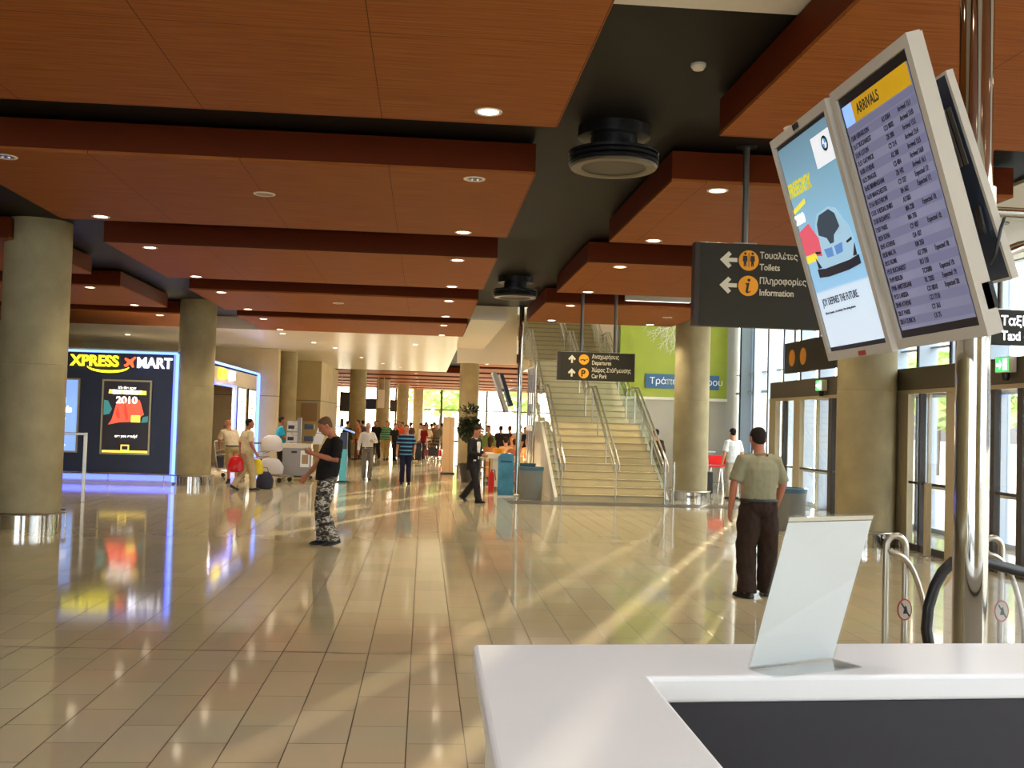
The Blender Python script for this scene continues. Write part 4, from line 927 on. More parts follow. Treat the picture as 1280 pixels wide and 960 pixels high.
# luggage trolleys
def trolley(x, y, rz, label, load):
    o = thing('luggage_trolley', label, 'trolley', (x, y, 0), rz, 'luggage trolleys')
    fr = MB(); fr.tube([(-.28, -.45, .14), (-.22, .45, .2), (.22, .45, .2), (.28, -.45, .14)], .018, 8, True); fr.tube([(-.1, -.45, .15), (-.1, .45, .19)], .012, 6).tube([(.1, -.45, .15), (.1, .45, .19)], .012, 6)
    fr.build('base_frame', 'steel', o, True)
    MB().tube([(-.24, .42, .18), (-.27, .5, .6), (-.27, .56, 1.0), (.27, .56, 1.0), (.27, .5, .6), (.24, .42, .18)], .018, 8).build('handle_frame', 'steel', o, True)
    MB().tube([(-.27, .57, 1.0), (.27, .57, 1.0)], .025, 10).build('handle_grip', 'rubber', o, True)
    bk = MB(); bk.tube([(-.24, .52, .72), (-.24, .3, .78), (.24, .3, .78), (.24, .52, .72)], .01, 6)
    for k in range(4): bk.tube([(-.18+.12*k, .52, .6), (-.18+.12*k, .3, .66)], .006, 6)
    bk.tube([(-.24, .52, .6), (-.24, .3, .66), (.24, .3, .66), (.24, .52, .6)], .008, 6); bk.build('basket', 'chrome', o, True)
    for wx, wy in ((-.24, -.36), (.24, -.36), (0, .4)):
        q = MB(); r = .06
        q.loft([[(wx+s*.02, wy+r*math.cos(2*PI*k/16), r+r*math.sin(2*PI*k/16)) for k in range(16)] for s in (-1, 1)]); q.build('wheel', 'rubber', o, True)
        MB().tube([(wx, wy, .06), (wx, wy, .16)], .012, 6).build('fork', 'steel', o)
    MB().plate(rect(-.2, .2, .25, .58), (0, .53, 0), X, Z, .01).build('advert_board', load, o)
    return o
trolley(-3.95, 28.6, 1.1, 'luggage trolley nearest the newspaper stand with white bags on it', 'navy_cloth')
trolley(-4.55, 29.3, 1.15, 'second luggage trolley from the newspaper stand, nested behind the first', 'navy_cloth')
trolley(-5.15, 29.9, 1.2, 'third luggage trolley from the newspaper stand, by the blue shop strip', 'navy_cloth')
trolley(.45, 45.5, 3.1, 'distant luggage trolley with a red suitcase beside the pale pillar', 'black')
def bag(x, y, z, s, m, label, nm='bag', handles=True, wide=1.0):
    o = thing(nm, label, nm.replace('_', ' '), (x, y, z))
    b = MB(); lump = lambda j, zz: 1+.16*noise.noise(Vector((3*math.cos(2*PI*j/18)+x, 3*math.sin(2*PI*j/18)+y, zz*4+z)))
    b.loft([[(s*.5*wide*k*lump(j, zz)*math.cos(2*PI*j/18), s*.32*wide*k*lump(j, zz)*math.sin(2*PI*j/18), zz*s) for j in range(18)] for k, zz in ((.75, 0), (.98, .06), (1.04, .25), (1.0, .5), (.88, .75), (.62, .95), (.4, 1.02))])
    b.build('body', m, o, True)
    if handles: MB().tube([(-s*.2, 0, s*.98), (-s*.12, 0, s*1.25), (s*.12, 0, s*1.25), (s*.2, 0, s*.98)], .008, 6).build('handle', m, o, True)
bag(-4.0, 28.5, .19, .42, mat('white_bag', C(205, 200, 205), .6, bump=.6, bscale=14), 'white plastic bag lying low on the nearest luggage trolley', 'plastic_bag', False, 1.5)
bag(-4.02, 28.65, .80, .42, mat('white_bag2', C(215, 210, 215), .6, bump=.6, bscale=14), 'white plastic bag heaped on the basket of the nearest luggage trolley', 'plastic_bag', False, 1.35)
bag(-5.1, 29.85, .20, .5, 'navy_cloth', 'navy soft bag on the rear luggage trolley')
o = thing('suitcase', 'red suitcase lying on the distant luggage trolley', 'suitcase', (.45, 45.4, .22))
MB().box(-.36, .36, -.3, .25, 0, .3).build('body', 'red_plastic', o, bevel=.05, seg=3); MB().tube([(-.1, -.32, .12), (-.1, -.36, .14), (.1, -.36, .14), (.1, -.32, .12)], .012, 6).build('handle', 'trim', o, True)
o = thing('suitcase', 'dark grey suitcase standing on the floor left of the red suitcase', 'suitcase', (-.35, 44.8, 0))
MB().box(-.3, .3, -.2, .2, .05, .8).build('body', 'black', o, bevel=.06, seg=3); MB().box(-.02, .02, -.21, -.2, .1, .75).build('zip', 'trim', o)
for x in (-.2, .2): MB().lathe([(.035, -.02), (.035, .02)], (x, 0, .035), 12).build('wheel', 'rubber', o)
# boards on far walls
o = thing('wall_board', 'grey notice board on the concrete wall beyond the newspaper stand', 'board', (-5.05, 46.99, 1.55))
MB().box(-.35, .35, -.03, 0, 0, .8).build('board', 'grille', o); MB().box(-.37, .37, -.035, -.0, .8, .84).build('top_frame', 'steel', o)
for x, y, zz, w_, h_, m, t in ((-4.3, 60, 2.1, .9, 1.1, 'black', 'dark hanging monitor beyond the corner of the concrete wall'), (-3.3, 70, 2.35, 1.9, .7, 'navy', 'navy far hanging sign between the far concrete columns, shop side'), (-2.0, 80, 2.3, 1.2, .9, 'sign_edge', 'brown far hanging sign between the far concrete columns, middle'), (-2.62, 64, 2.4, .42, 1.1, 'white', 'white hanging panel standing in for a bright window beside the second far column')):  # the white panel is added in place of a glimpsed window
    o = thing('hanging_sign', t, 'sign', (x, y, zz)); MB().box(-w_/2, w_/2, -.05, .05, 0, h_).build('panel', m, o)
    for s in (-.4, .4): MB().tube([(s*w_, 0, h_), (s*w_, 0, ZD-zz)], .02, 6).build('pole', 'steel', o)

# ================================================================ PEOPLE
def remesh(mb, vox, sm=3, amp=0, fr=9, seed=0):
    me = bpy.data.meshes.new('tmp'); me.from_pydata(mb.v, [], mb.f); bm = bmesh.new(); bm.from_mesh(me); bmesh.ops.recalc_face_normals(bm, faces=bm.faces); bm.to_mesh(me); bm.free()
    o = bpy.data.objects.new('tmp', me); COL.objects.link(o)
    r = o.modifiers.new('r', 'REMESH'); r.mode = 'VOXEL'; r.voxel_size = vox; r.use_smooth_shade = True
    if sm: s = o.modifiers.new('s', 'SMOOTH'); s.factor = .5; s.iterations = sm
    out = bpy.data.meshes.new_from_object(o.evaluated_get(bpy.context.evaluated_depsgraph_get()))
    bpy.data.objects.remove(o); bpy.data.meshes.remove(me)
    if amp:
        off = Vector((seed*3.7, seed*1.3, seed*2.1))
        for v, n in zip(out.vertices, [v.normal.copy() for v in out.vertices]):
            p = v.co; q = noise.noise(Vector((p.x*fr, p.y*fr, p.z*fr*.55))+off)+.5*noise.noise(Vector((p.x*fr*2.3, p.y*fr*2.3, p.z*fr*1.5))+off)
            v.co = p+n*q*amp
    return out
def addmesh(name, me, m, parent):
    me.name = name; me.materials.clear(); me.materials.append(M[m] if isinstance(m, str) else m)
    for p in me.polygons: p.use_smooth = True
    o = bpy.data.objects.new(name, me); COL.objects.link(o); o.parent = parent; return o
def ering(c, rx, ry, n=20, R=None):
    out = []
    for k in range(n):
        a = 2*PI*k/n; v = Vector((rx*math.cos(a), ry*math.sin(a), 0)); out.append(c+(R @ v if R else v))
    return out
SK = {}
def skin(r, g, b):
    k = (r, g, b)
    if k not in SK: SK[k] = mat('skin', C(r, g, b), .55, var=.07, vscale=10)
    return SK[k]
CL = {}
def cloth(r, g, b, var=.1):
    k = (r, g, b, var)
    if k not in CL: CL[k] = mat('cloth', C(r, g, b), .85, spec=.2, var=var, vscale=16)
    return CL[k]
HEADP = [(-.118, .026, .030, .040), (-.106, .044, .048, .030), (-.07, .060, .072, .014), (-.03, .069, .088, .003), (.015, .075, .095, -.004), (.055, .075, .095, -.008), (.085, .066, .082, -.010), (.108, .043, .054, -.012), (.118, .014, .018, -.012)]
def person(label, loc, rot, h=1.75, b=1.0, sh=(0, 0, 1.42), head=None, hyaw=0, hpitch=0, arms=None, legs=None, top=None, sleeve='short', bottom=None, shorts=False, hair=None, hairless=False, sk=(196, 140, 108), shoe='black', belt=None, vox=.0085, jacket=None, group=None, hip=(0, 0, .93), hem=.90, seed=1, baggy=1.0, belly=0, name='person', feet=None, longhair=False):
    o = thing(name, label, 'person', loc, rot, group); s = h/1.75
    S = Vector(sh); Hc = Vector(hip)
    HD = (Vector(head)-Vector((0, 0, .018))) if head else S+Vector((0, .035, .217))
    sx = Vector((1, 0, 0))
    A = {'R': ((.24, -.02, 1.14), (.26, .06, .88)), 'L': ((-.24, -.02, 1.14), (-.26, .06, .88))}
    if arms: A.update(arms)
    G = {'R': ((.10, .02, .50), (.10, -.02, .085), 0, 0), 'L': ((-.10, .02, .50), (-.10, -.02, .085), 0, 0)}
    if legs: G.update(legs)
    def mid(t): return Hc.lerp(S, t)
    def sc(m): m.v = [(x*s, y*s, z*s) for x, y, z in m.v]; return m
    HR = Matrix.Rotation(-hyaw, 3, 'Z') @ Matrix.Rotation(-hpitch, 3, 'X')
    # --- body (skin), one continuous surface
    m = MB()
    tor = [(-.16, .10, .085), (-.02, .145, .10), (.22, .13, .092), (.5, .14, .10), (.78, .155, .105), (.95, .135, .085), (1.04, .075, .06)]
    m.loft([ering(mid(t), rx*b, ry*b) for t, rx, ry in tor])
    nb = S+Vector((0, -.005, .02)); m.tube([nb, nb.lerp(HD+HR @ Vector((0, -.01, -.05)), .5), HD+HR @ Vector((0, -.005, -.03))], [.066, .056, .056], 14)
    m.loft([[HD+HR @ (Vector((0, yo, dz))+Vector((rx*math.cos(2*PI*k/22), ry*math.sin(2*PI*k/22), 0))) for k in range(22)] for dz, rx, ry, yo in HEADP])
    hp = lambda x, y, z: HD+HR @ Vector((x, y, z))
    m.loft([[hp(x, y, z) for x, y, z in q] for q in ([(-.009, .082, .02), (.009, .082, .02), (.007, .094, .018), (-.007, .094, .018)], [(-.017, .082, -.03), (.017, .082, -.03), (.012, .112, -.024), (-.012, .112, -.024)], [(-.012, .08, -.04), (.012, .08, -.04), (.008, .098, -.036), (-.008, .098, -.036)])])
    m.tube([hp(-.04, .076, .034), hp(0, .088, .034), hp(.04, .076, .034)], .011, 8)
    m.tube([hp(-.022, .078, -.066), hp(0, .09, -.066), hp(.022, .078, -.066)], .010, 8)
    for e in (-1, 1): m.loft([[hp(e*(.070+dx), -.012+.6*r*math.cos(2*PI*k/10), -.005+r*math.sin(2*PI*k/10)) for k in range(10)] for dx, r in ((0, .022), (.010, .033), (.018, .026))])
    for side, e in (('R', 1), ('L', -1)):
        el, wr = Vector(A[side][0]), Vector(A[side][1]); shd = S+Vector((e*.165*b, 0, -.02))
        m.tube([S+Vector((e*.08, 0, -.01)), shd, shd.lerp(el, .45), el, el.lerp(wr, .35), wr], [.06, .056, .049, .041, .040, .028], 14)
        d = (wr-el).normalized(); opt = A[side][2] if len(A[side]) > 2 else {}
        d = Vector(opt['dir']).normalized() if 'dir' in opt else d
        pn = Vector(opt.get('palm', (-e, 0, 0))); pn = (pn-d*pn.dot(d)).normalized(); wd = d.cross(pn)
        if wd.dot(Vector(opt.get('thumb', (0, 1, .0)))) < 0: wd = -wd      # wd points to the thumb side
        curl = opt.get('curl', .38)
        def er(c, a, q): return [c+wd*a*math.cos(2*PI*k/12)+pn*q*math.sin(2*PI*k/12) for k in range(12)]
        m.loft([er(wr-d*.01, .027, .021), er(wr+d*.03, .037, .018), er(wr+d*.085, .041, .015), er(wr+d*.095, .036, .011)])
        for q, (off, ln) in enumerate(((.031, .068), (.0105, .078), (-.0105, .072), (-.031, .056))):
            p = wr+d*.088+wd*off; pts = [p-d*.02]; a = curl*.5; pts.append(p)
            for sg in (.45, .32, .23):
                p = p+(d*math.cos(a)+pn*math.sin(a))*ln*sg*1.05; pts.append(p); a += curl
            m.tube(pts, [.0095, .0095, .009, .0082, .0066], 8)
        p = wr+d*.028+wd*.028; t1 = (d*.6+wd*.62+pn*.3).normalized(); t2 = (d*.9+wd*.15+pn*.42).normalized()
        m.tube([p-t1*.012, p+t1*.034, p+t1*.034+t2*.03, p+t1*.034+t2*.052], [.013, .0115, .010, .007], 8)
    for side, e in (('R', 1), ('L', -1)):
        kn, an = Vector(G[side][0]), Vector(G[side][1]); hj = Hc+Vector((e*.085*b, 0, -.02))
        m.tube([hj+Vector((-e*.02, 0, .05)), hj, hj.lerp(kn, .5), kn, kn.lerp(an, .35), an, an+Vector((0, 0, -.045))], [.08*b, .082*b, .067, .052, .052, .036, .034], 14)
    body = addmesh('body', remesh(sc(m), vox, 2), skin(*sk), o)
    # --- trousers
    m = MB()
    wt = (hem-.93)/.49
    m.loft([ering(mid(t), rx*b, ry*b+belly*.4*(t > -.05)) for t, rx, ry in ((-.2, .10, .09), (-.1, .165, .125), (.0, .172, .128), (.1, .168, .122), (.18, .160, .118))])
    for side, e in (('R', 1), ('L', -1)):
        kn, an = Vector(G[side][0]), Vector(G[side][1]); hj = Hc+Vector((e*.085*b, 0, -.02))
        if shorts: m.tube([hj+Vector((-e*.02, 0, .04)), hj, hj.lerp(kn, .5), kn.lerp(an, .04)], [.1*b, .103*b, .098, .088], 18)
        else:
            m.tube([hj+Vector((-e*.02, 0, .04)), hj, hj.lerp(kn, .5), kn, kn.lerp(an, .4), an.lerp(kn, .08), an+(an-kn).normalized()*.035], [.098*b, .102*b, .09*baggy, .075*baggy, .077*baggy, .072*baggy, .073*baggy], 18)
    addmesh('shorts' if shorts else 'trousers', remesh(sc(m), max(vox, .011), 3, .010*s*baggy, 11, seed), bottom, o)
    # --- top
    m = MB(); hz = wt
    T = [(hz, .172, .128), (.12, .168, .126), (.3, .165, .124), (.55, .172, .126), (.78, .185, .128), (.92, .172, .108), (1.0, .115, .085), (1.055, .078, .07)]
    T = [t for t in T if t[0] >= hz]
    if hem < .93: T = [(t, rx+.012*(t < .32), ry+.012*(t < .32)) for t, rx, ry in T]
    m.loft([[p+Vector((0, belly*math.exp(-((t-.25)/.3)**2)*(p.y > mid(t).y), 0)) for p in ering(mid(t), rx*b, ry*b)] for t, rx, ry in T])
    for side, e in (('R', 1), ('L', -1)):
        el, wr = Vector(A[side][0]), Vector(A[side][1]); shd = S+Vector((e*.165*b, 0, -.02))
        if sleeve == 'short': m.tube([S+Vector((e*.07, 0, -.01)), shd, shd.lerp(el, .45), shd.lerp(el, .86)], [.075, .073, .070, .073], 16)
        else: m.tube([S+Vector((e*.07, 0, -.01)), shd, shd.lerp(el, .5), el, el.lerp(wr, .5), wr.lerp(el, .03)], [.075, .072, .062, .056, .050, .043], 16)
    shirt = addmesh('jacket' if jacket else 'shirt', remesh(sc(m), max(vox, .011), 3, .008*s, 10, seed+5), top, o)
    if vox < .011:
        m = MB(); m.tube([nb+Vector((.068*math.cos(2*PI*k/20), .062*math.sin(2*PI*k/20)+.003, .02-.018*math.sin(2*PI*k/20))) for k in range(20)], .012, 8, True)
        addmesh('collar', remesh(sc(m), .006, 1), top if not jacket else jacket, o)
    if jacket:
        m = MB()
        m.loft([[mid(t)+Vector((x, y+.004, 0)) for x, y in ((-w_, .10*b), (w_, .10*b), (w_*.7, .134*b+belly*.3), (0, .139*b+belly*.3), (-w_*.7, .134*b+belly*.3))] for t, w_ in ((.1, .03), (.5, .058), (.8, .078), (.93, .05))])
        m2 = sc(m); addmesh('shirt_front', remesh(m2, .009, 2), jacket, o)
        m = MB(); m.loft([[mid(t)+Vector((x, y, 0)) for x, y in ((.07, .09), (.15, .085), (.15, .115), (.07, .125))] for t in (.02, .1)]); addmesh('pocket_paper', remesh(sc(m), .008, 1), jacket, o)
    if belt:
        m = MB(); c = mid(.13); m.loft([ering(c+Vector((0, 0, z)), .172*b+d_, .129*b+d_+belly*.4) for z, d_ in ((-.018, .004), (-.018, .014), (.018, .014), (.018, .004))]); addmesh('belt', remesh(sc(m), .008, 1), belt, o)
    # --- hair
    if not hairless:
        up_ = .005 if not longhair else .022
        m = MB(); m.loft([[HD+HR @ (Vector((0, yo-.004, dz))+Vector(((rx+up_*.8)*math.cos(2*PI*k/22), (ry+up_*.7)*math.sin(2*PI*k/22), 0))) for k in range(22)] for dz, rx, ry, yo in [(z+(.006 if z > .05 else 0), a_, b_, c_) for z, a_, b_, c_ in HEADP[2:]]+[(.118+up_, .012, .014, -.012)]])
        if longhair: m.tube([hp(0, -.07, .03), hp(0, -.085, -.08), hp(0, -.06, -.2)], [.07, .075, .05], 12)
        me = remesh(sc(m), max(.007, vox*.9), 1, .002, 40, seed)
        bm = bmesh.new(); bm.from_mesh(me)
        co = hp(0, .045, .062 if not longhair else .05)*s; no = HR @ Vector((0, -.74, .67) if not longhair else (0, -.85, .52))
        gm = bm.verts[:]+bm.edges[:]+bm.faces[:]
        r = bmesh.ops.bisect_plane(bm, geom=gm, plane_co=co, plane_no=no.normalized(), clear_inner=True)
        ed = [e_ for e_ in r['geom_cut'] if isinstance(e_, bmesh.types.BMEdge)]
        if ed: bmesh.ops.holes_fill(bm, edges=ed)
        bm.to_mesh(me); bm.free(); addmesh('hair', me, hair or cloth(50, 38, 30), o)
    # --- eyes and mouth
    if vox < .011:
        for e in (-1, 1):
            m = MB(); cc = hp(e*.031, .082, .014)*s; m.loft([[cc+Vector((r*math.cos(2*PI*k/10), r*math.sin(2*PI*k/10), z)) for k in range(10)] for r, z in ((.002, -.009), (.007, -.006), (.009, 0), (.007, .006), (.002, .009))]); m.build('eye', cloth(58, 44, 38), o, True)
        m = MB(); m.tube([hp(-.02, .09, -.068)*s, hp(0, .0985, -.067)*s, hp(.02, .09, -.068)*s], .0035, 6); m.build('mouth', cloth(140, 80, 68), o, True)
    # --- shoes
    for side, e in (('R', 1), ('L', -1)):
        an = Vector(G[side][1]); ty = G[side][2]; tp = G[side][3]
        R = Matrix.Rotation(-ty, 3, 'Z') @ Matrix.Rotation(-tp, 3, 'X'); m = MB()
        prof = [(-.085, .022, .01, .055), (-.075, .036, .0, .075), (-.02, .038, .0, .085), (.05, .042, .0, .07), (.12, .047, .0, .055), (.165, .040, .002, .045), (.19, .018, .008, .03)]
        m.loft([[an+R @ Vector((x, y, z-.085)) for x, z in ((-w_, z0), (w_, z0), (w_*1.02, z0+.015), (w_*.8, (z0+z1)*.6), (w_*.4, z1), (-w_*.4, z1), (-w_*.8, (z0+z1)*.6), (-w_*1.02, z0+.015))] for y, w_, z0, z1 in prof])
        m.tube([an+R @ Vector((0, -.02, -.02)), an+R @ Vector((0, -.02, .03))], .045, 12)
        addmesh('shoe', remesh(sc(m), max(.008, vox), 2), M[shoe] if isinstance(shoe, str) else shoe, o)
    return o

def camo():
    m = mat('camouflage_cloth', C(120, 120, 115), .85, spec=.2); t = m.node_tree; b = t.nodes['Principled BSDF']
    c = t.nodes.new('ShaderNodeTexCoord'); mp_ = t.nodes.new('ShaderNodeMapping'); mp_.inputs['Scale'].default_value = (9, 9, 17); n = t.nodes.new('ShaderNodeTexNoise'); n.inputs['Scale'].default_value = 1; n.inputs['Detail'].default_value = 1.5; n.inputs['Distortion'].default_value = 1.2
    r = t.nodes.new('ShaderNodeValToRGB'); r.color_ramp.interpolation = 'CONSTANT'; e = r.color_ramp.elements
    e[0].position = 0; e[0].color = C(52, 48, 44); e[1].position = .43; e[1].color = C(112, 106, 96)
    for p, cc in ((.51, C(64, 58, 52)), (.56, C(198, 192, 180)), (.66, C(96, 90, 82))): k = e.new(p); k.color = cc
    t.links.new(c.outputs['Object'], mp_.inputs[0]); t.links.new(mp_.outputs[0], n.inputs[0]); t.links.new(n.outputs[0], r.inputs[0]); t.links.new(r.outputs[0], b.inputs['Base Color'])
    return m
def stripes(a, c_, period, duty=.5, off=0):
    m = mat('striped_cloth', a, .85, spec=.2); t = m.node_tree; b = t.nodes['Principled BSDF']
    c = t.nodes.new('ShaderNodeTexCoord'); s = t.nodes.new('ShaderNodeSeparateXYZ'); q = t.nodes.new('ShaderNodeMath'); q.operation = 'MULTIPLY_ADD'; q.inputs[1].default_value = 1/period; q.inputs[2].default_value = off
    f = t.nodes.new('ShaderNodeMath'); f.operation = 'FRACT'; g = t.nodes.new('ShaderNodeMath'); g.operation = 'GREATER_THAN'; g.inputs[1].default_value = duty
    mx = t.nodes.new('ShaderNodeMix'); mx.data_type = 'RGBA'; mx.inputs['A'].default_value = a; mx.inputs['B'].default_value = c_
    t.links.new(c.outputs['Object'], s.inputs[0]); t.links.new(s.outputs['Z'], q.inputs[0]); t.links.new(q.outputs[0], f.inputs[0]); t.links.new(f.outputs[0], g.inputs[0]); t.links.new(g.outputs[0], mx.inputs['Factor']); t.links.new(mx.outputs['Result'], b.inputs['Base Color'])
    return m

DARK, BROWN, GREY = cloth(38, 30, 26), cloth(72, 48, 34), cloth(176, 166, 150)
# standing man seen from behind
person('man in a sage green short-sleeved shirt and dark trousers, standing with his back to us', (3.52, 10.85, 0), .12, 1.78, 1.13, sh=(0, .0, 1.42), head=(0, .05, 1.638), hyaw=.05, hpitch=.18,
       arms={'L': ((-.275, .0, 1.15), (-.275, .07, .90), {'palm': (.8, 0, 0), 'curl': .4}), 'R': ((.275, .02, 1.15), (.25, .12, .92), {'palm': (-.8, .3, 0), 'curl': .5})},
       legs={'L': ((-.115, .03, .50), (-.125, -.03, .085), -.35, 0), 'R': ((.13, .05, .50), (.15, .10, .085), .25, 0)},
       top=cloth(140, 137, 112, .06), bottom=cloth(50, 37, 31), hair=DARK, sk=(178, 112, 86), belt=M['black'], vox=.0075, seed=3, baggy=1.36, hem=.97, belly=.02)
# man in camouflage trousers
o_cam = person('man in a black T-shirt and grey camouflage trousers looking down at his raised hand', (-1.27, 14.7, 0), 1.95, 1.76, 1.04, sh=(0, -.05, 1.42), head=(0, .08, 1.635), hyaw=.1, hpitch=.55,
       arms={'L': ((-.22, -.02, 1.16), (-.10, .26, 1.24), {'palm': (.6, .3, .5), 'thumb': (0, 0, 1), 'curl': .75}), 'R': ((.24, .06, 1.14), (.22, .25, .93), {'palm': (-1, 0, 0), 'curl': .6})},
       legs={'L': ((-.09, .10, .50), (-.09, -.06, .10), .1, .25), 'R': ((.10, .08, .49), (.10, .04, .085), -.15, 0)}, hip=(0, .03, .93),
       top=cloth(30, 27, 28, .15), bottom=camo(), hair=cloth(104, 78, 60), sk=(182, 112, 78), vox=.0075, seed=9, baggy=1.12, hem=.88, belly=.02)
# man in a dark suit
person('man in a dark suit and white shirt walking to the right with hands together', (1.1, 23.0, 0), -2.2, 1.66, 1.0, sh=(0, .02, 1.42), head=(0, .09, 1.64), hpitch=.4, hyaw=.1,
       arms={'L': ((-.24, .02, 1.15), (-.07, .24, 1.10), {'palm': (1, 0, .3), 'thumb': (0, 0, 1), 'curl': .7}), 'R': ((.24, .04, 1.14), (.06, .27, 1.08), {'palm': (-1, 0, .3), 'thumb': (0, 0, 1), 'curl': .7})},
       legs={'R': ((.09, .14, .50), (.09, .22, .085), 0, 0), 'L': ((-.09, .0, .48), (-.09, -.30, .13), 0, .55)},
       top=cloth(40, 36, 38), sleeve='long', bottom=cloth(40, 36, 38), jacket=cloth(232, 228, 220), hair=cloth(60, 40, 28), sk=(186, 128, 96), vox=.009, seed=4, hem=.74)
# man in white shirt
person('grey-haired man in a white shirt walking towards us, one hand at his chest', (-1.58, 30.4, 0), PI+.2, 1.62, 1.02, hyaw=0, hpitch=.05,
       arms={'R': ((.25, -.03, 1.14), (.29, .10, .90), {'palm': (-1, 0, 0)}), 'L': ((-.27, .0, 1.17), (-.13, .22, 1.19), {'palm': (1, -.2, 0), 'thumb': (0, 0, 1), 'curl': .7})},
       legs={'R': ((.09, .05, .50), (.08, -.12, .10), 0, .3), 'L': ((-.09, .08, .50), (-.06, .12, .085), 0, 0)},
       top=cloth(226, 222, 218, .04), sleeve='long', bottom=cloth(122, 114, 106), belt=M['black'], hair=GREY, sk=(206, 150, 120), vox=.0095, seed=6, hem=.97, belly=.03)
person('man in a navy jumper with pale blue stripes and navy trousers walking towards us', (-.46, 28.9, 0), PI, 1.6, 1.06, hpitch=.12,
       arms={'R': ((.25, -.02, 1.14), (.27, .08, .89), {'palm': (-1, 0, 0), 'curl': .6}), 'L': ((-.26, .0, 1.14), (-.25, .16, .94), {'palm': (1, 0, 0), 'curl': .6})},
       legs={'R': ((.09, .05, .50), (.10, .02, .085), .1, 0), 'L': ((-.09, .03, .50), (-.10, -.02, .085), -.1, 0)},
       top=stripes(C(30, 38, 62), C(96, 150, 190), .105, .62, .1), sleeve='short', bottom=cloth(34, 36, 62), hair=cloth(84, 56, 40), sk=(204, 138, 108), vox=.0095, seed=8, hem=.86, belly=.03)
# two men by the shop doorway
person('dark-haired man in a cream polo shirt and beige trousers walking right past the shop doorway', (-4.09, 25.1, 0), -.95, 1.66, 1.02, sh=(0, .0, 1.42), head=(0, .05, 1.65), hyaw=.35, hpitch=-.1,
       arms={'R': ((.25, -.02, 1.14), (.24, .12, .92), {'palm': (-1, 0, 0), 'curl': .8}), 'L': ((-.25, -.06, 1.14), (-.27, -.04, .89), {'palm': (1, 0, 0), 'curl': .9})},
       legs={'R': ((.09, .12, .50), (.09, .14, .085), 0, 0), 'L': ((-.10, .0, .49), (-.10, -.26, .12), 0, .4)},
       top=cloth(222, 204, 170), bottom=cloth(196, 176, 138), hair=DARK, sk=(176, 112, 82), vox=.0095, seed=11, hem=.90, belly=.05, baggy=1.1)
person('bald man in a cream shirt and khaki shorts leaning by the shop doorway', (-4.83, 27.5, 0), .35, 1.68, 1.05, sh=(-.10, .12, 1.37), head=(-.12, .2, 1.58), hpitch=.35,
       arms={'R': ((.16, .08, 1.10), (.2, .14, .86), {'palm': (-1, 0, 0)}), 'L': ((-.33, .2, 1.14), (-.30, .34, .98), {'palm': (1, 0, 0)})},
       legs={'R': ((.10, .04, .50), (.12, -.04, .085), .1, 0), 'L': ((-.09, .08, .50), (-.08, .06, .085), -.1, 0)},
       top=cloth(226, 206, 176), bottom=cloth(176, 156, 112), shorts=True, hairless=True, sk=(186, 116, 86), vox=.0095, seed=12, belt=M['black'], hem=.96)
# bags held by the man in the polo shirt
bag(-4.32, 25.0, .42, .36, 'red_plastic', 'red plastic carrier bag held by the man in the cream polo shirt', 'carrier_bag')
bag(-3.92, 25.35, .36, .36, mat('yellow_bag', C(225, 200, 30), .5), 'yellow plastic carrier bag held by the man in the cream polo shirt', 'carrier_bag')
bag(-3.75, 25.75, 0, .40, 'navy_cloth', 'dark blue bag on the floor beyond the man in the cream polo shirt')
